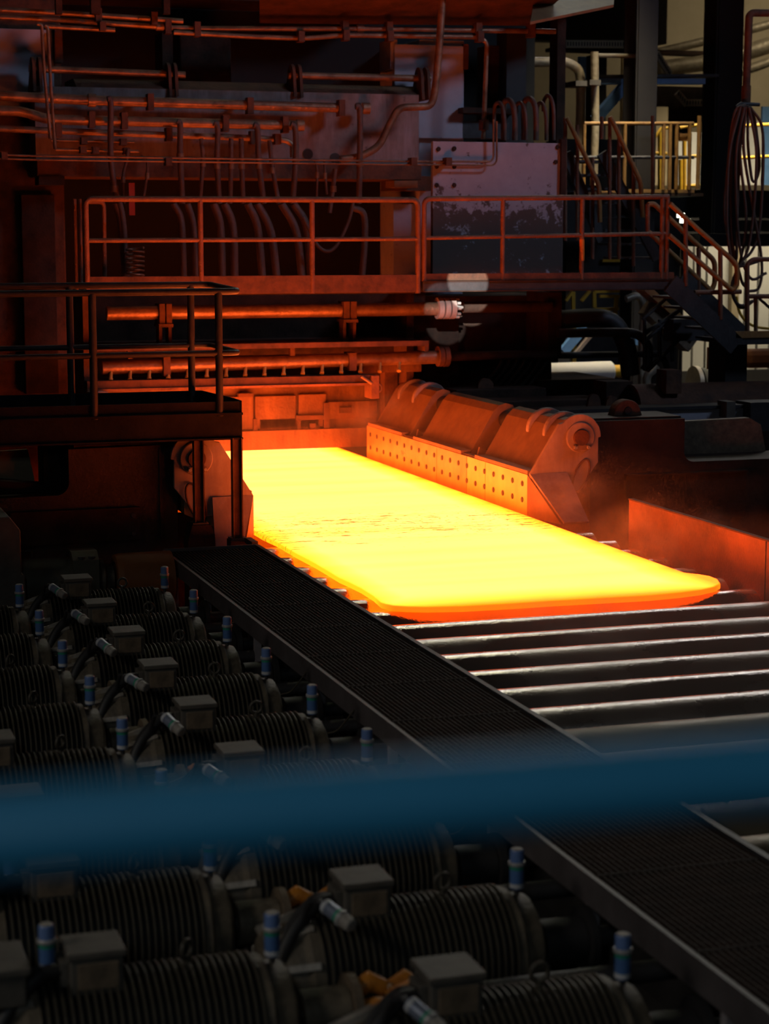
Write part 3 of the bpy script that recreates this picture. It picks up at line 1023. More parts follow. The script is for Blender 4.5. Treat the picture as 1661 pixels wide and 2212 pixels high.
# ================================================================== side guides
def make_guide(sg, X0, YE, YF, flap, label, segs, plates, nb, lugs):
    def P(u, z):
        return (X0 + sg * u, z)
    t = thing('side_guide', label, 'side guide', (X0 + sg * 0.4, (YE + YF) / 2, 0), 'slab side guides')
    # wear plates of the face
    for i, (a, b) in enumerate(plates):
        MB().box((X0, a + 0.006, 0.0), (X0 + sg * 0.03, b - 0.006, 0.455)).build('wear_plate', 'new_face' if i < 2 else 'guide_face', t, bevel=0.003)
    MB().box((X0 + sg * 0.03, YE, 0.0), (X0 + sg * 0.10, YF, 0.47)).build('face_backing', 'guide_steel', t)
    for a, b in segs:
        MB().box((X0 - sg * 0.004, a + 0.02, 0.462), (X0 + sg * 0.13, b - 0.02, 0.50)).build('top_flange', 'guide_steel', t)
    # bolts in two rows
    b0 = None
    for i in range(nb):
        y = YE + 0.17 + i * (YF - YE - 0.34) / (nb - 1)
        for z in (0.17, 0.345):
            if b0 is None:
                mb_ = MB().lathe([(-0.006, 0), (-0.006, 0.03), (0.008, 0.034)], n=12)
                b0 = mb_.build('bolt', 'black_steel', t, )
                for v in b0.data.vertices:
                    v.co += ORG[t.name]
            else:
                b0_ = inst(b0, t, (0, 0, 0))
            ob = b0 if (i == 0 and z == 0.17) else b0_
            ob.location = Vector((X0, y, z)) - ORG[t.name]
    # sloping shell in segments
    for a, b in segs:
        s = MB()
        prof = [P(0.10, 0.46), P(0.13, 0.50), P(0.40, 0.95), P(0.47, 1.02), P(0.55, 1.045), P(0.64, 1.02), P(0.68, 0.95), P(0.68, 0.3), P(0.10, 0.02)]
        s.prism(prof, 'y', a, b)
        s.build('shell', 'guide_steel', t)
    for (a, b), (c, d) in zip(segs[:-1], segs[1:]):                 # dark slot with a web between the segments
        s = MB().prism([P(0.10, 0.04), P(0.10, 0.40), P(0.45, 0.58), P(0.62, 0.86), P(0.62, 0.3)], 'y', b, c)
        s.build('slot_web', 'rust_dark', t)
        MB().prism([P(0.11, 0.44), P(0.14, 0.56), P(0.24, 0.52), P(0.2, 0.44)], 'y', (b + c) / 2 - 0.02, (b + c) / 2 + 0.02).build('slot_rib', 'guide_steel', t)
    # round hinge lugs
    cu, cz = 0.57, 0.85
    for y0, y1 in lugs:
        lg = MB()
        poly = [P(cu + 0.245 * math.cos(q), cz + 0.245 * math.sin(q)) for q in [math.radians(-20 + 11 * i) for i in range(19)]] + [P(0.36, 0.5), P(0.72, 0.5)]
        lg.prism(poly, 'y', y0, y1)
        lg.build('hinge_lug', 'pale_mauve_plate', t, bevel=0.012)
    MB().cyl((X0 + sg * cu, lugs[0][0], cz), (X0 + sg * cu, lugs[-1][1], cz), 0.11, 20).build('hinge_shaft', 'dark_steel', t)
    # end plate
    poly = [P(0.0, 0.40), P(0.0, 0.47), P(0.33, 1.0)] + [P(cu + 0.25 * math.cos(q), cz + 0.25 * math.sin(q)) for q in [math.radians(140 - 11.7 * i) for i in range(13)]] + \
           [P(0.79, 0.84), P(0.79, 0.57), P(0.56, 0.27), P(0.30, 0.28), P(0.05, 0.28)]
    ep = MB().prism(poly, 'y', YE - 0.05, YE).build('end_plate', 'pale_mauve_plate', t, bevel=0.008)
    c = (X0 + sg * cu, YE - 0.05, cz)
    pn = MB().lathe([(-0.03, 0), (-0.03, 0.155), (-0.022, 0.165), (0.0, 0.165)], c, 'y', 36).build('boss', 'pale_mauve_plate', t)
    MB().lathe([(-0.065, 0), (-0.065, 0.085), (-0.055, 0.09), (-0.03, 0.09)], c, 'y', 28).build('pin', 'rust', pn)
    MB().cbox((c[0], c[1] - 0.05, cz - 0.105), (0.19, 0.025, 0.05)).build('keeper_plate', 'guide_steel', pn)
    for dx in (-0.075, 0.075):
        MB().lathe([(-0.085, 0), (-0.085, 0.016), (-0.06, 0.02)], (c[0] + dx, c[1], cz - 0.105), 'y', 10).build('bolt', 'bright_bolt', pn)
    # strap and hook below the boss
    MB().tube([(X0 + sg * (0.58 + 0.10 * math.cos(a)), YE - 0.075, 0.43 + 0.15 * math.sin(a) + 0.10 * math.cos(a)) for a in [2 * math.pi * i / 20 for i in range(20)]], 0.012, 8, closed=True).build('lifting_ring', 'rust', t)
    # flared mouth plates
    yb = YE - flap
    MB().sheet([(X0, YE - 0.02, 0.455), (X0 + sg * 0.42, YE - 0.055, 0.455), (X0 + sg * 0.44, yb, 0.0), (X0 + sg * 0.16, yb, 0.0)], 0.03 * -sg).build('mouth_flap', 'pale_mauve_plate', t)
    MB().sheet([(X0 + sg * 0.005, YE, 0.46), (X0 + sg * 0.005, YE, 0.0), (X0 + sg * 0.15, yb, 0.0)], 0.02 * sg).build('mouth_cheek', 'guide_steel', t)
    return t


make_guide(1, 7.82, 19.2, 25.0, 0.60, 'long slab side guide right of the glowing slab, its bolted face lit yellow', [(19.2, 20.85), (21.28, 23.05), (23.48, 24.95)],
           [(19.2, 20.5), (20.5, 21.1), (21.1, 22.15), (22.15, 25.0)], 20, [(19.55, 19.62), (20.02, 20.1), (24.0, 24.08), (24.6, 24.68)])
make_guide(-1, 4.60, 18.5, 24.4, 0.24, 'slab side guide behind the platform legs, left of the glowing slab', [(18.5, 20.3), (20.5, 22.5), (22.7, 24.35)],
           [(18.5, 19.8), (19.8, 20.4), (20.4, 21.45), (21.45, 24.4)], 20, [(18.85, 18.92), (19.3, 19.38), (23.3, 23.38), (23.9, 23.98)])


def rounded(cx, cz, r, a0, a1, n=6):
    return [(cx + r * math.cos(math.radians(a0 + (a1 - a0) * i / n)), cz + r * math.sin(math.radians(a0 + (a1 - a0) * i / n))) for i in range(n + 1)]


# guide drive housings
hb = thing('guide_housing', 'massive brown cast guide housing right of the guide, with lifting lug on top', 'machine housing', (9.5, 20.2, FLOOR_Z), 'guide drive housings')
poly = [(8.72, FLOOR_Z), (8.72, 0.93), (8.76, 0.97), (9.86, 0.97), (9.86, 0.62)] + rounded(9.98, 0.60, 0.12, 180, 270) + [(11.9, 0.48), (11.9, FLOOR_Z)]
MB().prism(poly, 'y', 19.6, 20.35).build('body', 'cast_brown', hb)
MB().box((8.78, 19.66, 0.97), (9.84, 20.3, 0.995)).build('top_plate', 'cast_brown', hb)
MB().prism([(9.13, -0.16), (9.13, 0.355), (10.62, 0.355), (10.62, -0.16)], 'y', 19.54, 19.6).build('cover_plate', 'rust_dark', hb)
MB().box((9.13, 19.5, 0.352), (10.62, 19.6, 0.372)).build('ledge', 'rust_dark', hb)
lug = [(9.10, 0.99)] + rounded(9.28, 1.01, 0.165, 170, 10, 10) + [(9.46, 0.99)]
MB().prism(lug, 'y', 19.85, 20.02).build('lifting_lug', 'rust', hb, bevel=0.015)
MB().lathe([(19.835, 0), (19.835, 0.045), (19.85, 0.05)], (9.28, 0, 1.05), 'y', 14).build('lug_hole', 'black_steel', hb)
MB().prism([(10.0, 0.46)] + [(10.0, 0.86), (11.05, 0.88), (11.2, 0.80), (11.28, 0.46)], 'y', 20.30, 20.42).build('recess_panel', 'box_plate', hb)
MB().box((11.2, 19.0, FLOOR_Z), (12.2, 19.6, 0.33)).build('side_block', 'cast_brown', hb, bevel=0.02)

hl = thing('guide_housing', 'dark red-brown cast guide housing under the access platform', 'machine housing', (3.3, 18.9, FLOOR_Z), 'guide drive housings')
poly = [(3.88, FLOOR_Z), (3.88, 0.95), (3.85, 0.975), (2.82, 0.96), (2.82, 0.66)] + rounded(2.70, 0.64, 0.12, 0, -90) + [(1.2, 0.50), (1.2, FLOOR_Z)]
MB().prism(poly, 'y', 18.62, 19.4).build('body', 'cast_brown', hl)
MB().box((2.88, 18.66, 0.965), (3.86, 19.38, 0.995)).build('top_plate', 'rust_dark', hl)
MB().box((3.70, 18.60, 0.04), (3.72, 18.62, 0.95)).build('weld_seam', 'cast_brown', hl)
MB().prism([(2.25, 0.04), (2.25, 0.36), (3.50, 0.37), (3.50, 0.06)], 'y', 18.58, 18.62).build('cover_plate', 'rust_dark', hl)
MB().box((2.2, 18.55, 0.365), (3.50, 18.62, 0.38)).build('ledge', 'rust_dark', hl)
for x, z in ((3.43, 0.30), (3.43, 0.12)):
    MB().lathe([(18.565, 0), (18.565, 0.022), (18.58, 0.026)], (x, 0, z), 'y', 10).build('bolt', 'dark_steel', hl)
MB().prism([(1.3, 0.5), (1.3, 0.87), (2.52, 0.90), (2.58, 0.62), (2.58, 0.5)], 'y', 19.30, 19.36).build('recess_panel', 'beige_wall', hl)
MB().prism([(2.2, 0.52), (2.2, 0.64), (2.7, 0.58), (2.7, 0.52)], 'y', 18.95, 19.2).build('wedge', 'rust_dark', hl)
MB().box((2.62, 18.9, 0.5), (2.78, 19.3, 0.97)).build('inner_web', 'rust_dark', hl)
MB().box((3.89, 18.75, FLOOR_Z), (4.45, 18.85, 0.27)).build('dark_filler', 'rust_dark', hl)  # added dark sheet standing in for the shade beside the housing
# ================================================================== mill stand
def path_px(pts, Y):
    return [PY(p[0], p[1], Y + (p[2] if len(p) > 2 else 0)) for p in pts]


def pipe(name, pts, Y, rpx, material, label=None, cat=None, parent=None, bend=None, soft=0, n=12, group=None):
    pp = path_px(pts, Y)
    r = rpx * MPP(pp[len(pp) // 2])
    if soft:
        pp = smooth_path(pp, soft)
    elif bend:
        pp = fillet(pp, bend * MPP(pp[0]), 5)
    return MB().tube(pp, r, n).build(name, material, parent, label, cat, group)


def slab_px(name, x0, y0, x1, y1, Y, depth, material, parent=None, label=None, cat=None, bevel=0.0, kind=None):
    a, b = PY(x0, y0, Y), PY(x1, y1, Y)
    return MB().box((a.x, Y, a.z), (b.x, Y + depth, b.z)).build(name, material, parent, label, cat, kind=kind, bevel=bevel)


def part_pipe(root, name, pts, Y, rpx, material, **k):
    return pipe(name, pts, Y, rpx, material, parent=root, **k)


ms = thing('mill_stand', 'huge dark rolling mill stand rising behind the railing and pipes', 'rolling mill', (6.3, 27, FLOOR_Z))
a, b = PY(-60, 850, 26.6), PY(128, -60, 26.6)
MB().box((1.6, 26.6, FLOOR_Z), (b.x, 28.6, 8.2)).build('left_housing', 'rust', ms, bevel=0.02)
slab_px('left_cladding', -40, 60, 118, 232, 26.5, 0.1, 'pale_plate', ms)
slab_px('left_rib', 45, 420, 128, 850, 26.4, 0.2, 'rust_dark', ms, bevel=0.01)
slab_px('left_rib', 118, 60, 136, 135, 26.35, 0.2, 'rust', ms)
a = PY(905, 90, 26.6)
slab_px('right_housing', 905, 85, 1000, 640, 26.6, 1.9, 'pale_plate', ms, bevel=0.015)
slab_px('right_housing_edge', 843, 85, 858, 150, 26.55, 0.5, 'pale_plate', ms)
slab_px('right_housing_panel', 852, 95, 1000, 300, 26.5, 0.1, 'pale_plate', ms, bevel=0.01)
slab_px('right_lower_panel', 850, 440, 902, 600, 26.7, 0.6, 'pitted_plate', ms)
slab_px('right_housing_edge', 1000, 95, 1012, 150, 26.55, 0.5, 'rust', ms)
slab_px('right_foot', 846, 380, 935, 412, 26.3, 0.5, 'rust', ms)
# cross beam with its top bevel and bottom lip
a, b = PY(78, 345, 26.0), PY(905, 205, 26.0)
MB().box((a.x, 26.0, a.z), (b.x, 27.0, b.z)).build('cross_beam', 'streaked_plate', ms)
MB().prism([(26.0, b.z), (26.25, b.z + 0.13), (27.0, b.z + 0.13), (27.0, b.z)], 'x', a.x + 0.55, b.x).build('beam_top', 'rust', ms)
MB().box((a.x, 25.93, a.z - 0.22), (b.x + 0.02, 27.0, a.z)).build('beam_lip', 'rust', ms, bevel=0.01)
for x, y in ((665, 333), (724, 342)):
    p = PY(x, y, 25.99)
    MB().lathe([(25.985, 0), (25.985, 0.072), (25.999, 0.072)], (p.x, 0, p.z), 'y', 18).build('hole', 'black_steel', ms)
slab_px('beam_foot', 84, 380, 140, 400, 25.9, 0.4, 'rust_dark', ms)
slab_px('beam_foot', 852, 390, 902, 405, 25.9, 0.4, 'guide_steel', ms)
# dark depths between the housings
MB().box((3.9, 28.4, FLOOR_Z), (11.6, 28.6, 8.2)).build('dark_backing', 'void_black', ms)  # near-black sheet: the unlit depth of the stand put into its colour
MB().cyl((3.95, 27.3, 0.62), (8.8, 27.3, 0.62), 0.5, 40).build('work_roll', 'dark_steel', ms)
MB().box((3.95, 26.6, -0.9), (8.8, 26.8, 0.0)).build('roll_bed', 'black_steel', ms)
slab_px('screw_post', 388, 60, 500, 195, 27.4, 0.7, 'rust_dark', ms, bevel=0.02)
slab_px('screw_post', 350, 70, 374, 150, 27.3, 0.5, 'rust_dark', ms)
slab_px('top_beam', -40, -40, 860, 14, 27.0, 1.2, 'rust_dark', ms)
for pts in (((640, 8), (610, 48)), ((870, 0), (842, 38)), ((1048, 0), (1022, 40)), ((700, 0), (745, -20))):
    q = path_px(pts, 26.6)
    MB().bar(q[0], q[1], 0.06, 0.05).build('top_strut', 'rust', ms)
for x0, x1, y0 in ((120, 135, -30), (196, 218, -30), (353, 368, -30)):
    slab_px('hanger', x0, y0, x1, 30, 25.6, 0.12, 'rust_dark', ms)
# lower front guard behind the headers
a, b = PY(188, 836, 25.3), PY(918, 640, 25.3)
MB().box((a.x, 25.3, a.z), (b.x, 25.4, 2.35)).build('guard_plate', 'rust_dark', ms)
for x in (188, 915):
    p = PY(x, 700, 24.2)
    MB().box((p.x - 0.05, 24.2 if x < 500 else 24.75, 1.0 if x > 500 else FLOOR_Z), (p.x + 0.05, 25.3, 2.27)).build('guard_side', 'rust', ms)
# entry aprons above the slab
a, b = PY(440, 848, 25.75), PY(905, 848, 25.75)
MB().box((4.0, 25.75, 0.34), (b.x, 25.9, 1.0)).build('entry_plate', 'apron_plate', ms)
for x0, x1, y0, y1 in ((470, 548, 858, 928), (551, 640, 856, 924), (645, 705, 852, 922), (708, 815, 868, 902), (560, 690, 905, 935)):
    slab_px('entry_panel', x0, y0, x1, y1, 25.68, 0.06, 'apron_plate', ms, bevel=0.01)
for x0, y0, x1, y1 in ((515, 850, 548, 857), (640, 898, 700, 906), (548, 905, 556, 930), (642, 905, 650, 930), (700, 870, 712, 925), (735, 880, 760, 892), (670, 915, 682, 930)):
    slab_px('entry_rib', x0, y0, x1, y1, 25.62, 0.08, 'rust', ms, bevel=0.004)
MB().box((4.0, 25.6, 0.10), (8.3, 25.75, 0.36)).build('entry_sill', 'apron_plate', ms)
# right side: hoses' sloping hood at the very top, and bracket structures
hood = [PY(1145, 50, 25.2), PY(1230, -12, 25.2), PY(1325, -12, 25.2), PY(1318, 18, 25.2), PY(1150, 52, 25.2)]
MB().sheet([hood[0] + Vector((0, 0, -.02)), PY(1325, 16, 25.6), PY(1330, -40, 26.6), PY(1160, -40, 26.6)], 0.04).build('hood_plate', 'guide_steel', ms)
MB().sheet([PY(560, 44, 26.5), PY(1143, 50, 26.5), PY(1222, -20, 25.3), PY(560, -20, 25.3)], 0.04).build('hood_plate', 'rust', ms)
slab_px('upright', 1052, 98, 1085, 305, 26.9, 0.4, 'rust_dark', ms)
slab_px('upright', 1095, 60, 1135, 310, 26.6, 0.4, 'black_steel', ms)
slab_px('upright', 1205, 40, 1218, 420, 27.1, 0.3, 'rust_dark', ms)
slab_px('ledge', 1000, 232, 1120, 246, 26.3, 0.4, 'rust_dark', ms)
slab_px('ledge', 1000, 262, 1100, 300, 26.5, 0.4, 'dark_steel', ms)
slab_px('frame_plate', 1185, 632, 1212, 770, 24.7, 0.8, 'rust_dark', ms)
slab_px('void_fill', 985, 640, 1190, 880, 25.6, 1.5, 'rust_dark', ms)  # dark boxes put in for the shaded void under the platform
slab_px('void_fill', 905, 640, 990, 830, 25.45, 1.5, 'rust_dark', ms)
slab_px('frame_base', 830, 830, 1330, 900, 25.4, 1.5, 'rust_dark', ms)

# big pitted face plate right of the stand
fp = thing('face_plate', 'large pale blue-grey steel plate pitted with rust, behind the railing', 'steel plate', (9.7, 25.2, 2.3))
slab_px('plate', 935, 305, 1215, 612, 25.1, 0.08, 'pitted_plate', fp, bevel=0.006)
slab_px('side_strip', 1213, 300, 1222, 420, 25.05, 0.1, 'rust_dark', fp)
for x, y in ((947, 322), (981, 321), (943, 360), (981, 360), (943, 400), (981, 400), (1204, 318), (1200, 350)):
    p = PY(x, y, 25.1)
    MB().lathe([(25.08, 0), (25.08, 0.028), (25.1, 0.032)], (p.x, 0, p.z), 'y', 10).build('bolt', 'rust_dark', fp)

# tie bars in clevises
for pts, brs, label in ((((62, 148), (400, 162)), (70, 362), 'rusty round tie bar in clevises above the left end of the cross beam'),
                        (((622, 163), (930, 170)), (630, 905), 'rusty round tie bar in clevises above the right end of the cross beam')):
    q = path_px(pts, 26.15)
    t = thing('tie_bar', label, 'tie bar', q[0])
    MB().tube(q, 7.5 * MPP(q[0]), 14).build('bar', 'pipe_steel', t)
    for x in brs:
        f = (x - pts[0][0]) / (pts[1][0] - pts[0][0])
        y = pts[0][1] + f * (pts[1][1] - pts[0][1])
        for dx in (0, 14):
            c = PY(x + dx, y, 26.15)
            poly = rounded(26.15, c.z, 0.15, 0, 180, 8) + [(25.95, c.z - 0.30), (26.5, c.z - 0.30)]
            MB().prism(poly, 'x', c.x - 0.02, c.x + 0.02).build('clevis', 'rust', t)


def clamp(root, x, y, Y, w=12, h=34, material='rust'):
    p = PY(x, y, Y)
    s = MPP(p)
    MB().cbox((p.x, Y - 0.02, p.z), (w * s, 0.16, h * s)).build('clamp', material, root)


def header(name, pts, Y, rpx, label, clamps, material='pipe_steel', bend=30, cat='pipe', ch=34, flanges=()):
    q = path_px(pts, Y)
    t = thing(name, label, cat, q[0])
    part_pipe(t, 'run', pts, Y, rpx, material, bend=bend, n=14)
    for x, y in clamps:
        clamp(t, x, y, Y, 13, ch)
    for x, y, rr in flanges:
        p = PY(x, y, Y)
        MB().lathe([(p.x - 0.05, 0), (p.x - 0.05, rr * MPP(p)), (p.x + 0.05, rr * MPP(p)), (p.x + 0.05, 0)], (0, Y, p.z), 'x', 20).build('flange', material, t)
    return t


header('water_pipe', [(-20, 206), (200, 217), (735, 233)], 25.75, 10.5, 'thick rusty water pipe clamped across the front of the cross beam', [(323, 221), (538, 229), (735, 234)], bend=40, flanges=((198, 217, 14), (790, 234, 12)))
header('water_pipe', [(-20, 239), (48, 240), (100, 258), (640, 271)], 25.6, 10.5, 'thick rusty pipe with an S-bend, second below the beam top', [(267, 261), (485, 267), (197, 259), (614, 270)], bend=60, flanges=((648, 271, 12),))
header('water_pipe', [(-20, 277), (100, 282), (540, 298)], 25.65, 7, 'thinner rusty pipe under the S-bent pipe', [(125, 281), (363, 291), (545, 298)], bend=40, ch=28)
header('water_pipe', [(555, 298), (618, 303), (632, 312), (632, 340)], 25.66, 6, 'short pipe with an elbow turned down beside the hoses', [(597, 301)], bend=20, ch=22)
header('conduit_pipe', [(-20, 334), (80, 337), (905, 349), (1060, 349), (1066, 340), (1066, 258)], 25.0, 2.2, 'thin copper-coloured conduit along the beam lip, turning up before the plate', [(8, 337), (890, 349), (965, 349)], bend=10, ch=16)
header('conduit_pipe', [(-20, 342), (80, 345), (905, 356), (1066, 357), (1073, 348), (1073, 262)], 24.97, 2.0, 'thin copper-coloured conduit lowest along the beam lip', [(362, 350)], bend=10, ch=16)
header('conduit_pipe', [(110, 303), (290, 307)], 25.55, 3, 'short thin pipe under the left hose drops, upper of two', [(180, 305), (265, 307)], ch=14)
header('conduit_pipe', [(120, 323), (300, 327)], 25.55, 3, 'short thin pipe under the left hose drops, lower of two', [(178, 324), (205, 325), (272, 327)], ch=14)
header('overhead_pipe', [(-20, 20), (80, 25), (330, 41), (395, 46)], 25.9, 5.5, 'rusty overhead pipe, topmost of the runs at the upper left', [(211, 33), (331, 41)], ch=26)
header('overhead_pipe', [(-20, 36), (130, 43), (400, 62), (560, 62), (720, 62), (1200, 68)], 25.95, 5.5, 'long rusty overhead pipe running the whole width of the stand', [(361, 58), (424, 64), (743, 62), (838, 64), (1030, 66), (1145, 66)], ch=30, bend=60, flanges=((345, 58, 8), (778, 62, 8)))
header('overhead_pipe', [(375, 70), (560, 80), (660, 83), (740, 76), (1035, 80), (1052, 92), (1050, 140), (1044, 300)], 25.9, 5.0, 'rusty overhead pipe that turns down beside the pale housing', [(648, 80), (745, 77), (840, 79), (1034, 80), (1044, 270)], ch=22, bend=25)
header('overhead_pipe', [(100, 57), (248, 65)], 25.85, 5, 'short overhead pipe stub at the upper left', [(220, 58)], ch=18)
header('riser_pipe', [(80, 52), (90, 54), (95, 150), (109, 300)], 25.3, 3.6, 'thin upright twin pipe at the upper left, nearer the edge', [], bend=12)
header('riser_pipe', [(97, 55), (103, 60), (110, 190), (119, 322)], 25.32, 3.6, 'thin upright twin pipe at the upper left, nearer the stand', [], bend=12)
header('exhaust_pipe', [(957, -20), (948, 110), (940, 195), (932, 230), (862, 232), (845, 262), (818, 318), (775, 340), (735, 344)], 25.5, 8, 'bent rusty exhaust pipe crossing the pale housing down to the beam', [], bend=20)

# hose drops from the water pipes
drops = [((232, 215), (239, 222), (239, 330), (247, 400), (265, 470), (273, 590)), ((382, 262), (389, 270), (389, 330), (394, 440)), ((462, 266), (470, 276), (469, 350), (474, 440)),
         ((548, 270), (556, 278), (559, 350), (570, 440)), ((628, 268), (637, 276), (639, 340), (632, 440)), ((768, 230), (777, 238), (777, 345), (775, 440)),
         ((434, 299), (438, 345), (432, 440)), ((499, 299), (499, 350), (497, 440)), ((521, 299), (522, 350), (525, 440)), ((582, 303), (588, 360), (602, 440)),
         ((276, 322), (273, 350), (266, 380), (268, 440)), ((305, 338), (317, 348), (318, 372), (310, 430)), ((680, 345), (685, 370), (684, 430)), ((700, 343), (702, 372), (706, 420)), ((724, 365), (720, 400), (712, 460))]
rr = [6.5, 6.5, 6, 6.5, 6.5, 6.5, 4.5, 5, 5.5, 5, 3, 3, 2.6, 2.6, 5]
for i, (d, r) in enumerate(zip(drops, rr)):
    x = d[0][0]
    k = sorted(q[0][0] for q in drops).index(x)
    t = thing('hose', 'brown hose dropping from the pipes to behind the railing, %s from the left' % ORD[k], 'hose', PY(d[-1][0], d[-1][1], 25.3), 'hose drops on the mill stand')
    part_pipe(t, 'hose_run', [(p[0], p[1], 0.0) for p in d], 25.42, r, 'hose_brown', soft=5)
    m = d[len(d) // 2]
    q = PY(m[0], m[1] + 8, 25.42)
    MB().cyl(q + Vector((0, 0, 0.04)), q - Vector((0, 0, 0.04)), (r + 1.8) * MPP(q), 12).build('ferrule', 'pipe_steel', t)
arcs = [((250, 440), (262, 480), (272, 600)), ((375, 440), (392, 480), (397, 600)), ((405, 440), (418, 490), (424, 600)), ((462, 440), (476, 490), (480, 600)), ((485, 440), (503, 490), (507, 600)),
        ((535, 440), (556, 490), (567, 600)), ((556, 440), (585, 500), (598, 600)), ((608, 440), (640, 500), (652, 600)), ((634, 440), (662, 490), (672, 600)), ((758, 448), (785, 462), (788, 520), (782, 600))]
for i, d in enumerate(arcs):
    pipe('bent_hose', [(p[0], p[1], 0.25) for p in d], 25.2, 8.5 if i not in (1, 2, 9) else 7, 'hose_brown', 'grey-brown thick hose bowing down behind the railing, %s from the left' % ORD[i], 'hose', soft=8, group='bowed hoses behind the railing')
pipe('bent_hose', [(655, 470), (690, 535), (722, 536), (752, 480), (764, 432)], 25.2, 4, 'hose_brown', 'thin looped hose hanging in a U behind the railing', 'hose', soft=6)
# red safety flag plate and spring among the hoses
slab_px('warning_plate', 278, 395, 292, 465, 25.2, 0.03, 'red_paint', None, 'narrow red-orange plate hanging among the hoses', 'plate')
sp = []
for i in range(140):
    t_ = i / 139
    c = PY(292, 535 + 70 * t_, 25.2)
    sp.append(c + Vector((0.11 * math.cos(t_ * 44), 0.11 * math.sin(t_ * 44), 0)))
MB().tube(sp, 0.014, 6).build('coil_spring', 'pipe_steel', label='rusty coil spring standing behind the railing toe board', cat='spring')

# ------------------------------------------------------------------ mill platform and railings
YR = 23.5
mp_ = thing('mill_platform', 'rust-lit service platform across the front of the mill', 'platform', (7.5, 24, 2.2))
a, b = PY(190, 632, YR), PY(905, 596, YR)
MB().box((a.x, YR - 0.02, 2.285), (b.x, YR + 0.02, 2.505)).build('toe_plate', 'rust', mp_, bevel=0.004)
MB().box((a.x, YR, 2.27), (b.x, 24.15, 2.30)).build('deck', 'rust_dark', mp_)
c, d = PY(912, 606, YR), PY(1455, 590, YR)
MB().box((c.x, YR - 0.02, 2.43), (d.x, YR + 0.01, 2.515)).build('toe_plate', 'rust', mp_)
MB().box((c.x, YR - 0.03, 2.29), (d.x, YR + 0.06, 2.42)).build('fascia_beam', 'dark_steel', mp_, bevel=0.006)
MB().box((c.x, YR - 0.05, 2.285), (d.x, YR + 0.06, 2.30)).build('beam_flange', 'rust_dark', mp_)
MB().box((c.x, YR - 0.05, 2.41), (d.x, YR + 0.06, 2.425)).build('beam_flange', 'rust_dark', mp_)
MB().box((c.x, YR + 0.05, 2.40), (d.x, 24.9, 2.43)).build('deck', 'rust_dark', mp_)

ra = thing('platform_railing', 'orange-lit tube railing in front of the hoses, its posts standing on the mill platform', 'railing', (6, YR, 2.3))
XA, XB = PY(186, 500, YR).x, PY(903, 500, YR).x
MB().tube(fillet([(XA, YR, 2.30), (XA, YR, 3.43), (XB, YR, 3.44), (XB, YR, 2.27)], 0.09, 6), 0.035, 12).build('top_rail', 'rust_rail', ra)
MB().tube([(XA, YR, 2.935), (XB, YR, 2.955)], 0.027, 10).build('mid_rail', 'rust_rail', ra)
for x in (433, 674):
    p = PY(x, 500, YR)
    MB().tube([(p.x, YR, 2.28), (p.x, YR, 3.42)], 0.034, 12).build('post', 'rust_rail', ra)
for x in (166, 177):
    p = PY(x, 500, YR)
    MB().tube([(p.x, YR + 0.12, 2.30), (p.x, YR + 0.12, 3.43)], 0.022, 10).build('post', 'rust_rail', ra)
MB().tube(fillet([(XA, YR + 0.12, 3.40), (PY(224, 430, YR + .4).x, YR + 0.4, 3.40), (PY(226, 600, YR + .4).x, YR + 0.4, 2.3)], 0.08), 0.028, 10).build('end_loop', 'rust_rail', ra)

rb = thing('platform_railing', 'dim red railing in front of the pitted plate, reaching the stairs', 'railing', (9.7, YR, 2.3))
XA, XB = PY(916, 500, YR).x, PY(1443, 500, YR).x
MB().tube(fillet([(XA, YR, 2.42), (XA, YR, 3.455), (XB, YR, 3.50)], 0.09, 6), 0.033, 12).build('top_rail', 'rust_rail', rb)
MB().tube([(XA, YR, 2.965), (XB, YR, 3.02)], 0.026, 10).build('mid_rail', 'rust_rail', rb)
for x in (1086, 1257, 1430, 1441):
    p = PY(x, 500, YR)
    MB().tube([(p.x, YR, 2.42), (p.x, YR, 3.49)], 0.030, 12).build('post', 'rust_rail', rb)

p = PY(1257, 517, YR - 0.002)
MB().tube([PY(1257, 517, YR), PY(1257, 563, YR)], 0.033, 12).build('paint_band', 'orange_rubber', rb)
# ------------------------------------------------------------------ spray headers
h1 = thing('spray_header', 'fat rust-orange header pipe under the mill platform, ending in a bolted flange', 'header pipe', (6.4, 24.4, 1.9), 'descaling headers')
Yh = 24.3
p0, p1 = PY(230, 677, Yh), PY(950, 667, Yh)
rh = 15 * MPP(p0)
MB().tube([p0, p1], rh, 24).build('run', 'pipe_steel', h1)
for x, xx in ((948, 0.05), (962, 0.0), (975, 0.0)):
    p = PY(x, 666, Yh)
    MB().lathe([(p.x - 0.03, 0), (p.x - 0.03, rh * 1.62), (p.x + 0.035, rh * 1.62), (p.x + 0.035, 0)], (0, Yh, p.z), 'x', 24).build('flange', 'pale_mauve_plate', h1)
p = PY(978, 666, Yh)
for i in range(10):
    a = i * math.pi / 5
    MB().cyl((p.x + 0.03, Yh + rh * 1.35 * math.cos(a), p.z + rh * 1.35 * math.sin(a)), (p.x + 0.075, Yh + rh * 1.35 * math.cos(a), p.z + rh * 1.35 * math.sin(a)), 0.02, 8).build('bolt', 'bright_bolt', h1)
MB().tube([PY(980, 664, Yh), PY(1000, 664, Yh)], [0.05, 0.015], 10).build('stub', 'bright_bolt', h1)
MB().tube([PY(1000, 664, Yh + .3), PY(1190, 662, Yh + .3)], 0.075, 12).build('tail', 'rust_dark', h1)
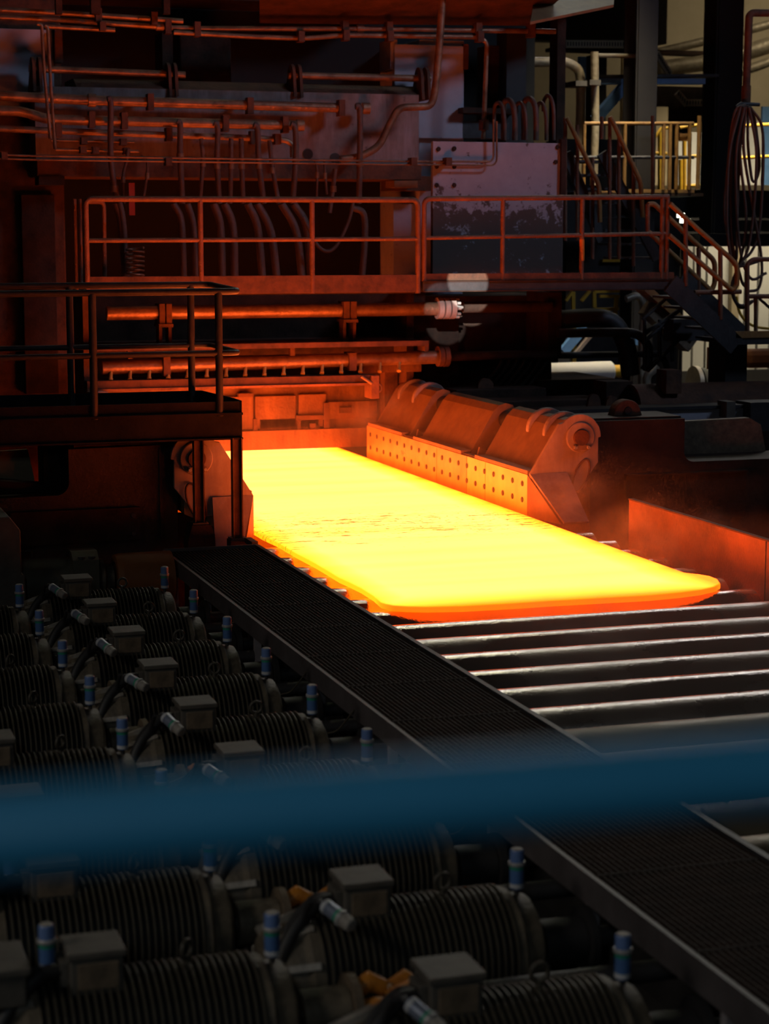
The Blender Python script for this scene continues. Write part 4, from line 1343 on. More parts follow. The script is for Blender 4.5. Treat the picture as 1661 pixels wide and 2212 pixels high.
for x, y0, y1 in ((358, 656, 700), (757, 651, 690)):
    a, b = PY(x - 14, y0, Yh - 0.14), PY(x - 1, y1, Yh - 0.14)
    a2, b2 = PY(x + 1, y0, Yh - 0.14), PY(x + 14, y1, Yh - 0.14)
    for (u, v) in ((a, b), (a2, b2)):
        MB().box((u.x, Yh - 0.14, u.z), (v.x, Yh + 0.14, v.z)).build('saddle', 'rust', h1, bevel=0.006)
    MB().box((a.x - 0.01, Yh - 0.16, b.z - 0.04), (b2.x + 0.01, Yh + 0.16, b.z)).build('saddle_plate', 'rust', h1)
    for u in (a.x + 0.02, b2.x - 0.02):
        q = PY(x, 740, Yh)
        MB().box((u - 0.02, Yh - 0.1, 1.62), (u + 0.02, Yh + 0.1, b.z - 0.04)).build('stand', 'rust', h1)

lg = thing('header_shelf', 'long thin steel shelf between the two header pipes, edge glowing orange', 'shelf', (6.2, 24.6, 1.6))
a, b = PY(188, 746, 24.0), PY(926, 738, 24.0)
MB().box((a.x, 24.0, 1.60), (b.x, 25.3, 1.635)).build('plate', 'rust', lg)
MB().box((a.x, 23.99, 1.575), (b.x, 24.02, 1.64)).build('lip', 'rust', lg)
MB().box((b.x - 0.05, 24.0, 1.50), (b.x, 24.3, 1.64)).build('end_tab', 'rust', lg)
for x in (630, 470, 280):
    p = PY(x, 760, 24.15)
    MB().box((p.x - 0.03, 24.1, 1.47), (p.x + 0.03, 24.2, 1.6)).build('tab', 'rust', lg)

h2 = thing('spray_header', 'fat rust-orange lower header pipe with a row of spray nozzles, just above the slab', 'header pipe', (6.4, 24.4, 1.2), 'descaling headers')
Yh = 24.25
p0, p1 = PY(220, 795, Yh), PY(955, 771, Yh)
rh = 15 * MPP(p0)
MB().tube([p0, p1], rh, 24).build('run', 'pipe_steel', h2)
for x in (950, 962):
    p = PY(x, 770, Yh)
    MB().lathe([(p.x - 0.03, 0), (p.x - 0.03, rh * 1.55), (p.x + 0.035, rh * 1.55), (p.x + 0.035, 0)], (0, Yh, p.z), 'x', 24).build('flange', 'rust', h2)
MB().tube([PY(970, 770, Yh + .2), PY(1200, 765, Yh + .2)], 0.06, 12).build('tail', 'rust_dark', h2)
for x, y0, y1 in ((361, 768, 812), (763, 762, 801)):
    a, b = PY(x - 8, y0, Yh - 0.13), PY(x + 8, y1, Yh - 0.13)
    MB().box((a.x, Yh - 0.13, a.z), (b.x, Yh + 0.13, b.z)).build('clamp', 'rust', h2, bevel=0.006)
for i in range(16):
    x = 240 + i * 41.5
    yt = 802 - (x - 220) * 0.033
    a, b = PY(x, yt, Yh - 0.05), PY(x - 1, yt + 17, Yh - 0.13)
    nz = MB().tube([a, b], 0.022, 10)
    nz.tube([b, b + (b - a).normalized() * 0.03], 0.030, 10)
    nz.build('nozzle', 'guide_face', h2)
MB().box((PY(205, 800, 24.5).x, 24.5, 1.2), (PY(910, 800, 24.5).x, 24.56, 1.46)).build('splash_plate', 'apron_plate', h2)

cb = thing('entry_girder', 'long bright orange-lit beam just above the slab entry', 'beam', (5.9, 24.3, 1.1))
a, b = PY(188, 820, 24.05), PY(800, 809, 24.05)
MB().box((a.x, 24.05, 1.165), (b.x, 24.75, 1.205)).build('top_flange', 'rust', cb)
MB().box((a.x, 24.05, 1.105), (b.x, 24.12, 1.165)).build('web', 'rust', cb)
MB().box((a.x, 24.02, 1.075), (b.x, 24.5, 1.105)).build('bottom_flange', 'mottled_rust', cb)
p = PY(809, 838, 24.05)
MB().box((p.x - 0.06, 24.0, 0.90), (p.x + 0.05, 24.3, 1.20)).build('end_bracket', 'mottled_rust', cb, bevel=0.006)
MB().tube([PY(816 + 8 * math.cos(q), 838 + 9 * math.sin(q), 24.1) for q in [2 * math.pi * i / 14 for i in range(14)]], 0.014, 7, closed=True).build('end_ring', 'guide_steel', cb)
MB().tube([PY(780, 813, 24.0), PY(803, 828, 24.0)], 0.02, 8).build('brace', 'guide_steel', cb)
p = PY(900, 812, 24.6)
for i, (x, y) in enumerate(((900, 825), (845, 800))):
    slab_px('post', x - 14, y, x + 14, 905, 25.06, 0.2, 'rust', cb)
# inverted-U hoses above the face plate
for i, (x, w, top) in enumerate(((1082, 14, 222), (1104, 16, 216), (1128, 14, 222), (1150, 18, 213), (1172, 12, 222), (1188, 14, 206))):
    pipe('hose_bend', [(x - w, 302 if i < 5 else 240, 0.5), (x - w, top + 14, 0.45), (x - w / 2 + 2, top, 0.3), (x + 4, top + 12, 0.15), (x + 8, top + 40, 0.1), (x + 8, 303, 0.1)], 25.3, 6 if i in (1, 3) else 4.2, 'hose_brown',
         'brown hose bent over the top of the pitted plate, %s from the left' % ORD[i], 'hose', soft=6, group='hoses bent over the pitted plate')
def ground_px(name, x0, y0, x1, Y, depth, material, label, cat):
    a, b = PY(x0, y0, Y), PY(x1, y0, Y)
    return MB().box((a.x, Y, FLOOR_Z), (b.x, Y + depth, a.z)).build(name, material, None, label, cat)


# ================================================================== right-hand bay behind the stairs
def column_px(x0, x1, Y, label, zt=11.0, z0=None):
    z0 = FLOOR_Z if z0 is None else z0
    a, b = PY(x0, 300, Y), PY(x1, 300, Y)
    t = thing('steel_column', label, 'column', ((a.x + b.x) / 2, Y, z0))
    fl = 0.03
    w = b.x - a.x
    MB().box((a.x, Y, z0), (b.x, Y + fl, zt)).build('flange', 'column_paint', t)
    MB().box((a.x, Y + 0.45, z0), (b.x, Y + 0.45 + fl, zt)).build('flange', 'column_paint', t)
    MB().box((a.x + w / 2 - 0.02, Y + fl, z0), (a.x + w / 2 + 0.02, Y + 0.45, zt)).build('web', 'column_paint', t)
    MB().box((a.x + w * 0.08, Y - 0.02, z0), (b.x - w * 0.08, Y, zt)).build('cover_plate', 'column_paint', t)
    return t


column_px(1371, 1417, 29.0, 'dark steel column behind the yellow stair rails')
column_px(1542, 1600, 31.0, 'dark steel column beside the hanging hoses', z0=PY(1720, 505, 31.6).z + 0.005)

# bright white cladding low on the bay
wp = thing('white_cladding', 'row of white cladding panels glowing behind the stairs', 'cladding', (17, 34, FLOOR_Z))
for i, x in enumerate(range(1470, 1700, 28)):
    a, b = PY(x, 700, 34), PY(x + 27, 530, 34)
    MB().box((a.x, 34.0, 0.4), (b.x, 34.06, 2.95)).build('panel', 'white_panel', wp)
a = PY(1585, 600, 33.9)
MB().box((a.x - 0.06, 33.85, 0.4), (a.x + 0.1, 34.0, 2.9)).build('mullion', 'beige_wall', wp)
wq = thing('white_cladding', 'pale panels of a cabin behind the yellow rails and hoses', 'cladding', (18.5, 36, FLOOR_Z))
for x0, x1, y0, y1, mt in ((1462, 1490, 288, 400, 'white_panel'), (1492, 1545, 285, 405, 'white_panel'), (1600, 1645, 260, 400, 'white_panel'), (1647, 1670, 230, 400, 'blue_paint'), (1405, 1440, 230, 400, 'beige_wall')):
    slab_px('panel', x0, y0, x1, y1, 36, 0.06, mt, wq)
MB().box((PY(1390, 400, 36).x, 36, FLOOR_Z), (PY(1690, 400, 36).x, 37.5, 3.9)).build('plinth', 'black_steel', wq)

# large lagged pipes high on the right
for pts, r, label in ((((1420, 113), (1560, 80), (1680, 48)), 9, 'uppermost pale lagged pipe sloping up at the right edge'), (((1420, 150), (1560, 128), (1680, 92)), 17, 'thick pale lagged pipe sloping up at the right edge'),
                      (((1430, 172), (1560, 165), (1680, 128)), 10, 'lowest pale lagged pipe sloping up at the right edge')):
    pipe('lagged_pipe', pts, 37, r, 'lagging', label, 'pipe', soft=4, n=16)
pipe('lagged_pipe', [(1127, 134), (1225, 134), (1252, 150), (1255, 200), (1250, 420)], 29.5, 10, 'lagging', 'pale lagged pipe with an elbow turning down behind the pitted plate', 'pipe', bend=26, n=16)
pipe('lagged_pipe', [(1284, 112), (1286, 250), (1282, 400)], 29.2, 8.5, 'lagging', 'upright pale lagged pipe beside the blue brace', 'pipe', n=16)
pipe('lagged_pipe', [(1292, 120), (1380, 121)], 29.4, 4.5, 'lagging', 'short level lagged pipe at the top of the upright one', 'pipe')
for x, y in ((1255, 180), (1285, 178)):
    slab_px('pipe_collar', x - 11, y - 6, x + 13, y + 6, 29.0, 0.5, 'box_grey', None, 'metal collar round the lagged pipe %s' % ('with the elbow' if x < 1270 else 'beside the blue brace'), 'collar')
# blue frame
bf = thing('braced_girder', 'pale blue steel beam with a diagonal brace under the pipes', 'steel frame', PY(1300, 260, 30))
q = path_px(((1285, 176), (1518, 176)), 30)
MB().bar(q[0], q[1], 0.2, 12 * MPP(q[0])).build('beam', 'blue_paint', bf)
q = path_px(((1285, 166), (1545, 164)), 30)
MB().bar(q[0], q[1], 0.3, 6 * MPP(q[0])).build('beam_cap', 'dark_steel', bf)
q = path_px(((1350, 184), (1286, 258)), 30)
MB().bar(q[0], q[1], 0.16, 20 * MPP(q[0])).build('brace', 'blue_paint', bf)
slab_px('post', 1253, 122, 1266, 172, 30.2, 0.1, 'blue_paint', bf)
# cable trays
ct = thing('cable_tray', 'perforated grey cable tray zigzagging behind the columns', 'cable tray', PY(1300, 95, 32))
for (xa, ya), (xb, yb), h in (((1222, 95), (1372, 96), 16), ((1418, 115), (1447, 162), 14), ((1462, 200), (1484, 226), 14), ((1480, 222), (1528, 222), 14)):
    q = path_px(((xa, ya), (xb, yb)), 32)
    MB().bar(q[0], q[1], 0.05, h * MPP(q[0])).build('tray', 'beige_wall', ct)
    n = int(math.hypot(xb - xa, yb - ya) / 6)
    ln = (q[1] - q[0]) / n
    for i in range(n):
        c = q[0] + ln * (i + 0.5) + Vector((0, -0.03, 0))
        MB().cbox(c, (0.018, 0.012, 0.07)).build('slot', 'black_steel', ct)
q = PY(1380, 96, 32)
MB().box((q.x - 0.05, 32.0, FLOOR_Z), (q.x + 0.05, 32.1, q.z)).build('support_post', 'black_steel', ct)
# dark roof steel behind
slab_px('roof_truss', 1000, -40, 1440, 95, 36, 0.5, 'hall_back', None, 'dim brown sheeted gantry high behind the mill', 'gantry')
for x0, y0, x1, y1, Y, lx, label in ((1200, 100, 1520, 118, 35, 1300, 'dark crane beam crossing behind the columns'), (1400, 185, 1560, 265, 38, 1480, 'dark crane beam low behind the cable tray')):
    cg = thing('crane_girder', label, 'beam', PY(lx, y0, Y))
    slab_px('web', x0, y0, x1, y1, Y, 0.5, 'rust_dark', cg)
    u = PY(lx, y1, Y)
    MB().box((u.x - 0.15, Y + 0.1, FLOOR_Z), (u.x + 0.15, Y + 0.4, u.z)).build('leg', 'black_steel', cg)
ground_px('machine_cabinet', 1225, 300, 1375, 33.0, 1.0, 'black_steel', 'black machine cabinet behind the upright lagged pipe', 'cabinet')
mc = thing('machine_bench', 'long dark machine bench behind the stair head', 'machine', (14, 32, FLOOR_Z))
a, b = PY(1225, 410, 31.5), PY(1472, 410, 31.5)
MB().box((a.x, 31.5, FLOOR_Z), (b.x, 31.95, a.z)).build('body', 'dark_steel', mc)
for y0, y1 in ((412, 470), (476, 500), (505, 532)):
    u, v = PY(1472, y1, 31.6), PY(1720, y0, 31.6)
    MB().box((u.x, 31.6 if y0 < 500 else 30.9, u.z), (v.x, 31.95, v.z)).build('overhang', 'dark_steel', mc)
for x0, y0, x1, y1, mt in ((1340, 437, 1362, 462, 'beige_wall'), (1372, 478, 1412, 482, 'white_panel'), (1376, 455, 1386, 470, 'white_panel'), (1302, 560, 1360, 566, 'yellow_paint')):
    u, v = PY(x0, y1, 31.4), PY(x1, y0, 31.4)
    MB().box((u.x, 31.4, u.z), (v.x, 31.5, v.z)).build('panel', mt, mc)

# yellow walkway railings at the back
yr = thing('walkway_railing', 'yellow walkway railing behind the first column, top rail catching light', 'railing', PY(1360, 410, 29.8))
part_pipe(yr, 'top_rail', [(1262, 267), (1498, 267)], 28.6, 4, 'worn_yellow')
part_pipe(yr, 'mid_rail', [(1240, 340), (1498, 340)], 28.6, 3.6, 'dark_steel')
for x in (1215, 1262, 1350, 1434, 1448, 1462, 1490):
    part_pipe(yr, 'post', [(x, 268), (x - 2, 410)], 28.6, 4.2, 'worn_yellow')
part_pipe(yr, 'stub_post', [(1511, 250), (1507, 408)], 28.2, 4.5, 'worn_yellow')
slab_px('toe_board', 1290, 408, 1500, 418, 28.6, 0.05, 'worn_yellow', yr)
slab_px('deck', 1240, 415, 1520, 424, 28.6, 1.6, 'rust_dark', yr)
yq = thing('walkway_railing', 'bright yellow railing around the pale cabin at the right', 'railing', PY(1500, 410, 33))
for pts in (((1412, 300), (1428, 278), (1446, 276)), ((1468, 276), (1490, 272), (1545, 265)), ((1490, 338), (1550, 334)), ((1480, 402), (1550, 398)), ((1320, 404), (1360, 402)), ((1600, 272), (1680, 268)), ((1600, 341), (1680, 337)), ((1270, 333), (1295, 333)), ((1405, 330), (1440, 332))):
    part_pipe(yq, 'rail', pts, 33.5, 3.6, 'yellow_paint')
for x, y0, y1 in ((1425, 285, 412), (1478, 305, 410), (1470, 345, 410), (1292, 345, 400)):
    part_pipe(yq, 'post', [(x, y0), (x, y1)], 33.5, 4.5, 'yellow_paint')
slab_px('gate_plate', 1468, 288, 1494, 305, 33.6, 0.05, 'worn_yellow', yq)

# upper flight of stairs with slanting rails behind the red railing
st = thing('stair_flight', 'steep stair flight with slanting worn yellow handrails behind the red railing', 'stairs', PY(1320, 560, 25.6))
for pts in (((1224, 254), (1232, 270), (1294, 400), (1296, 480)), ((1318, 252), (1326, 268), (1384, 395), (1388, 470))):
    part_pipe(st, 'handrail', [(p[0], p[1]) for p in pts], 26.2, 5, 'worn_yellow', bend=12)
for pts in (((1222, 330), (1300, 520)), ((1300, 330), (1420, 560))):
    q = path_px(pts, 26.4)
    MB().bar(q[0], q[1], 0.06, 0.16).build('stringer', 'dark_steel', st)
for x, y0, y1 in ((1221, 254, 520), (1247, 270, 520), (1280, 340, 560), (1317, 254, 560), (1337, 270, 560), (1368, 350, 575), (1410, 250, 430), (1300, 252, 300)):
    part_pipe(st, 'post', [(x, y0), (x, y1)], 26.3, 4, 'rust_rail')
for i in range(8):
    a = PY(1235 + i * 14, 350 + i * 30, 26.4)
    MB().box((a.x, 26.4, a.z), (a.x + 0.7, 26.9, a.z + 0.03)).build('tread', 'dark_steel', st)

# descending stair at the end of the mill platform
ds = thing('stair_flight', 'dark stair flight going down from the end of the mill platform, with brown handrails', 'stairs', PY(1600, 760, 23.5))
q = path_px(((1448, 612), (1590, 748)), 23.4)
MB().bar(q[0], q[1], 0.04, 0.26).build('stringer', 'dark_steel', ds)
q2 = path_px(((1470, 600), (1612, 735)), 24.2)
MB().bar(q2[0], q2[1], 0.04, 0.26).build('stringer', 'dark_steel', ds)
for i in range(6):
    c = q[0] + (q[1] - q[0]) * ((i + 0.5) / 6)
    MB().box((c.x - 0.12, 23.42, c.z), (c.x + 0.12, 24.2, c.z + 0.03)).build('tread', 'dark_steel', ds)
for pts, Y in ((((1447, 440), (1476, 467), (1580, 560), (1592, 575), (1592, 615), (1582, 628), (1445, 508)), 23.4), (((1400, 442), (1412, 440), (1540, 560), (1544, 572), (1544, 612), (1536, 628), (1400, 500)), 24.2)):
    part_pipe(ds, 'handrail', pts, Y, 5.5, 'worn_yellow', bend=16)
for x, y0, y1, Y in ((1481, 470, 618, 23.4), (1556, 540, 690, 23.4), (1509, 535, 640, 24.2), (1399, 440, 500, 24.2)):
    part_pipe(ds, 'post', [(x, y0), (x, y1)], Y, 5, 'rust_rail')
ld = thing('landing', 'dark landing with railing at the foot of the descending stair', 'platform', PY(1640, 745, 23.4))
a, b = PY(1588, 745, 23.4), PY(1720, 728, 23.4)
MB().box((a.x, 23.4, a.z), (b.x, 24.6, b.z)).build('beam', 'dark_steel', ld)
MB().box((a.x, 23.38, b.z), (b.x, 23.42, b.z + 0.09)).build('toe_board', 'worn_yellow', ld)
slab_px('support', 1568, 742, 1612, 835, 23.8, 0.5, 'black_steel', ld)
for pts in (((1614, 725), (1614, 570), (1626, 560), (1690, 560)), ((1614, 640), (1690, 640)), ((1500, 632), (1600, 630))):
    part_pipe(ld, 'rail', pts, 23.5, 5, 'rust_rail', bend=12)
part_pipe(ld, 'post', [(1632, 640), (1632, 725)], 23.6, 4, 'rust_rail')
part_pipe(ld, 'brace', [(1640, 645), (1690, 690)], 23.6, 3, 'dark_steel')

# lamps shining past the stair rail
lm = thing('floodlight', 'cluster of three small glaring floodlights seen past the stair handrail', 'lamp', PY(1470, 490, 31))
for x, y, w, h in ((1470, 465, 16, 9), (1474, 477, 11, 8), (1486, 477, 8, 8)):
    p = PY(x, y, 31)
    s = MPP(p)
    MB().cbox(p + Vector((0, 0.03, 0)), (w * s * 1.25, 0.06, h * s * 1.3)).build('housing', 'dark_steel', lm)
    MB().cbox(p + Vector((0, -0.01, 0)), (w * s, 0.03, h * s)).build('lens', 'lamp_glow', lm)
p = PY(1476, 495, 31)
MB().cyl(p, (p.x, p.y, FLOOR_Z), 0.03, 10).build('stand', 'dark_steel', lm)

# hanging hoses on a pipe frame
hf = thing('hose_hanger', 'brown pipe gallows at the right edge carrying the hanging hoses', 'hose hanger', PY(1612, 230, 25.2))
part_pipe(hf, 'frame', [(1700, 28), (1625, 28), (1618, 34), (1612, 190)], 25.2, 8, 'rust', bend=14)
part_pipe(hf, 'valve', [(1612, 185), (1611, 225)], 25.2, 10, 'rust')
part_pipe(hf, 'hook', [(1590, 232), (1600, 224), (1640, 226)], 25.1, 4, 'dark_steel')
hz = [((1610, 226), (1585, 250), (1570, 380), (1565, 460), (1575, 520), (1590, 560), (1592, 480), (1600, 300), (1612, 228)), ((1615, 228), (1630, 260), (1640, 360), (1625, 390), (1615, 300), (1618, 228)), ((1600, 230), (1582, 300), (1580, 500), (1600, 600), (1610, 620)),
      ((1605, 230), (1598, 330), (1612, 470), (1600, 560), (1580, 620), (1600, 665), (1640, 640)), ((1620, 230), (1648, 290), (1642, 480), (1625, 540), (1605, 560)), ((1612, 232), (1606, 320), (1625, 440), (1645, 560), (1640, 620), (1615, 630)),
      ((1608, 232), (1590, 340), (1596, 520), (1620, 600), (1655, 590)), ((1618, 232), (1634, 340), (1620, 520), (1590, 590), (1585, 640), (1600, 660), (1625, 650)), ((1598, 236), (1576, 330), (1570, 470), (1580, 560), (1600, 575), (1650, 560))]
for i, d in enumerate(hz):
    pipe('hanging_hose', [(x, y, -0.02 * i) for x, y in d], 25.0, 3.2, 'hose_brown', 'thin brown hose looped in the bundle at the right edge, strand %s' % ORD[i], 'hose', soft=6, n=8, group='hose bundle at the right edge')
pipe('hanging_hose', [(1590, 640), (1600, 680), (1630, 705), (1690, 712)], 25.4, 3, 'yellow_paint', 'thin yellow hose curling below the hanging bundle', 'hose', soft=6)

# ------------------------------------------------------------------ machinery under the mill platform, right
for i, (pts, r, label) in enumerate(((((1205, 720), (1330, 718), (1375, 722), (1398, 745), (1400, 780), (1392, 800)), 10, 'thick black pipe elbow under the mill platform, upper'),
                                     (((1205, 690), (1310, 690), (1350, 740), (1362, 810)), 20, 'very thick black pipe arching down under the mill platform'),
                                     (((1085, 770), (1400, 765), (1428, 770), (1440, 795), (1436, 812)), 7, 'long thin black pipe bent down beside the pale drum'))):
    pipe('black_pipe', pts, 24.6 + 0.25 * i, r, 'dark_steel', label, 'pipe', soft=6, n=16)
for i in range(7):
    x = 1180 - i * 16
    pipe('slanted_hose', [(x, 772, 0.0), (x - 4, 790, 0.0), (x - 52, 850, 0.0), (x - 66, 868, -0.1)], 24.9, 4.5, 'rubber', 'black slanted hose under the long thin pipe, %s from the right' % ORD[i], 'hose', soft=4, group='slanted hoses by the machine bed')
sd = thing('pale_drum', 'pale cream cylinder lying under the mill platform, lit from above', 'drum', PY(1250, 830, 28))
a, b = PY(1178, 806, 28), PY(1322, 802, 28)
MB().lathe([(a.x, 0), (a.x, 0.155), (b.x - 0.03, 0.165), (b.x, 0.14), (b.x, 0)], (0, 28, (a.z + b.z) / 2), 'x', 32).build('shell', 'white_panel', sd)
MB().lathe([(b.x, 0), (b.x, 0.10), (b.x + 0.16, 0.10), (b.x + 0.16, 0)], (0, 28, b.z), 'x', 24).build('end_cap', 'yellow_paint', sd)
MB().box((a.x + 0.2, 27.9, FLOOR_Z), (b.x - 0.2, 28.1, a.z - 0.1)).build('stand', 'black_steel', sd)
yf = thing('yellow_frame', 'yellow painted box frame seen under the mill platform', 'frame', PY(1310, 700, 29.5))
for pts in (((1283, 630), (1360, 628)), ((1283, 630), (1284, 664)), ((1295, 640), (1345, 640)), ((1283, 668), (1335, 667)), ((1332, 640), (1328, 690)), ((1222, 650), (1236, 630)), ((1256, 650), (1274, 628)), ((1238, 630), (1238, 700))):
    q = path_px(pts, 29.5)
    MB().bar(q[0], q[1], 0.06, 6 * MPP(q[0])).build('bar', 'yellow_paint', yf)
a, b = PY(1308, 702, 29.4), PY(1338, 685, 29.4)
MB().box((a.x, 29.4, a.z), (b.x, 29.8, b.z)).build('plate', 'yellow_paint', yf)
MB().box((PY(1238, 700, 29.5).x, 29.5, FLOOR_Z), (PY(1240, 700, 29.5).x + 0.05, 29.56, PY(1238, 700, 29.5).z)).build('leg', 'yellow_paint', yf)
bb = thing('blue_bracket', 'light blue angled steel bracket under the mill platform', 'bracket', PY(1260, 760, 28.6))
for pts, w in ((((1262, 706), (1216, 760)), 20), (((1272, 716), (1312, 718)), 14), (((1376, 720), (1376, 745)), 12)):
    q = path_px(pts, 28.6)
    MB().bar(q[0], q[1], 0.1, w * MPP(q[0])).build('flange', 'blue_paint', bb)
q = path_px(((1266, 712), (1222, 764)), 28.55)
MB().bar(q[0] + Vector((0.1, 0, -0.06)), q[1] + Vector((0.1, 0, -0.06)), 0.12, 0.05).build('web', 'pale_mauve_plate', bb)
q = PY(1216, 760, 28.6)
MB().box((q.x - 0.1, 28.55, FLOOR_Z), (q.x + 0.1, 28.7, q.z)).build('leg', 'dark_steel', bb)
# wrapped valve with a pale cloth
pipe('wrapped_pipe', [(1352, 646), (1375, 640), (1388, 655), (1390, 690), (1386, 760), (1386, 1120)], 26.5, 8, 'silver', 'pipe wrapped in crinkled silver foil beside the yellow frame', 'pipe', soft=6)
pipe('wrapped_pipe', [(1398, 1125), (1397, 860), (1398, 815), (1410, 800), (1418, 790)], 26.2, 9, 'silver', 'crinkled silver hose end low beside the black pipes', 'hose', soft=6)
# stair guard under the landing with vertical bars
gb = thing('barred_guard', 'black barred guard slanting down below the descending stair', 'guard rail', PY(1430, 800, 24.4))
for pts in (((1388, 690), (1500, 590)), ((1395, 720), (1480, 660)), ((1395, 735), (1470, 668)), ((1392, 690), (1392, 800)), ((1425, 690), (1425, 780)), ((1452, 680), (1452, 780)), ((1395, 715), (1440, 690)), ((1400, 800), (1480, 720))):
    part_pipe(gb, 'bar', pts, 24.5, 4, 'dark_steel')
q = path_px(((1388, 622), (1500, 722)), 25.2)
MB().bar(q[0], q[1], 0.3, 0.10).build('slope_plate', 'worn_yellow', gb)
q = path_px(((1400, 660), (1490, 742)), 25.3)
MB().bar(q[0], q[1], 0.3, 0.28).build('slope_panel', 'box_plate', gb)
slab_px('beam', 1455, 690, 1560, 735, 24.3, 0.3, 'dark_steel', gb)
# pale ribbed motor
gm2 = thing('ribbed_motor', 'pale ribbed motor behind the landing support', 'motor', PY(1530, 830, 27))
p = PY(1525, 812, 27)
for i in range(5):
    MB().lathe([(-0.02, 0), (-0.02, 0.26 - 0.02 * i), (0.05, 0.26 - 0.02 * i), (0.05, 0)], (p.x + 0.11 * i - 0.2, 27, p.z - 0.1 - 0.01 * i), 'x', 28).build('rib', 'olive_grey' if i % 2 else 'silver', gm2)
MB().box((p.x - 0.3, 26.8, FLOOR_Z), (p.x + 0.3, 27.2, p.z - 0.2)).build('foot', 'black_steel', gm2)
slab_px('orange_guard', 1545, 752, 1610, 800, 29.2, 0.3, 'orange_drum', None, 'orange guard box behind the landing support', 'guard')
slab_px('orange_guard', 1614, 755, 1680, 795, 29.0, 0.3, 'orange_drum', None, 'rounded orange guard at the right edge below the landing', 'guard', bevel=0.1)

# machine bed and covers between the guide and the far machinery
mb2 = thing('machine_bed', 'low dark machine bed with wet ledges behind the right-hand guide', 'machine bed', (10.5, 24, FLOOR_Z))
for x0, y0, x1, y1, Y, dpt, mt in ((985, 838, 1180, 862, 24.3, 1.05, 'rust_dark'), (1030, 862, 1310, 884, 23.6, 0.7, 'rust_dark'), (1120, 884, 1480, 896, 22.6, 0.9, 'rust_dark')):
    a, b = PY(x0, y1, Y), PY(x1, y0, Y)
    MB().box((a.x, Y, FLOOR_Z), (b.x, Y + dpt, b.z)).build('step', mt, mb2, bevel=0.01)
for x, y, Y in ((1050, 838, 24.5), (1284, 868, 23.0), (1323, 872, 22.8)):
    p = PY(x, y, Y)
    r = 0.11 if x < 1100 else 0.08
    poly = [(p.x - r * 1.2, p.z - 0.06)] + rounded(p.x, p.z + 0.02, r, 180, 0, 8) + [(p.x + r * 1.2, p.z - 0.06)]
    MB().prism(poly, 'y', Y, Y + 0.06).build('lug', 'rust', mb2)
rc = thing('roll_cover', 'big dark half-round roll cover behind the right-hand housing', 'roll cover', (12.6, 23.3, FLOOR_Z))
a = PY(1362, 860, 23.4)
MB().lathe([(a.x, 0.30), (a.x, 0.34), (a.x + 0.5, 0.345), (15.5, 0.345), (15.5, 0)], (0, 23.4, a.z - 0.16), 'x', 40).build('shell', 'rust', rc)
MB().lathe([(a.x + 0.02, 0), (a.x + 0.02, 0.30)], (0, 23.4, a.z - 0.16), 'x', 40).build('end_disc', 'black_steel', rc)
slab_px('end_block', 1310, 825, 1366, 895, 23.5, 0.4, 'rust_dark', rc)
slab_px('saddle', 1440, 800, 1472, 850, 23.05, 0.3, 'rust', rc)
MB().box((a.x + 0.3, 23.2, FLOOR_Z), (15.4, 23.7, a.z - 0.25)).build('cradle', 'rust_dark', rc)
gb2 = thing('guide_girder', 'grey-blue painted beam behind the right-hand guide housing', 'beam', (12.0, 21.9, FLOOR_Z))
a, b = PY(1440, 915, 22.0), PY(1620, 880, 22.0)
MB().box((a.x - 0.6, 22.0, a.z - 0.05), (b.x, 22.3, b.z)).build('web', 'pale_plate', gb2)
MB().box((a.x - 1.6, 21.96, b.z), (b.x + 1.0, 22.35, b.z + 0.04)).build('flange', 'dark_steel', gb2)
slab_px('end_plate', 1622, 870, 1690, 930, 21.8, 0.4, 'dark_steel', gb2)
slab_px('bracket', 1570, 868, 1588, 902, 21.8, 0.25, 'box_grey', gb2)
MB().box((a.x - 0.4, 22.02, FLOOR_Z), (b.x, 22.28, a.z - 0.05)).build('pedestal', 'cast_brown', gb2)
MB().box((9.0, 20.6, FLOOR_Z), (16.0, 21.6, 0.2)).build('plinth', 'cast_brown', label='dark brown machine plinth behind the guide housing', cat='plinth')

# ================================================================== blue gallery handrail close to the lens
gr = thing('gallery_railing', 'blurred blue handrail crossing the picture close to the camera', 'railing', (0.5, 1.3, 1.4))
zr = H - 0.39
a, b = PZ(0, 1797, zr), PZ(1661, 1664, zr)
d = b - a
A, B = a - d * 1.2, b + d * 1.2
MB().tube([A, B], 0.030, 24).build('top_rail', 'rail_blue', gr)
MB().tube([A - Vector((0, 0, 0.5)), B - Vector((0, 0, 0.5))], 0.018, 16).build('mid_rail', 'rail_blue', gr)
for t in (A + d * 0.2, B - d * 0.2):
    MB().tube([t, (t.x, t.y, 1.42)], 0.02, 16).build('post', 'rail_blue', gr)
MB().box((A.x, min(A.y, B.y) - 1.6, 1.36), (B.x, min(A.y, B.y) + 0.05, 1.4)).build('deck', 'grating', gr)

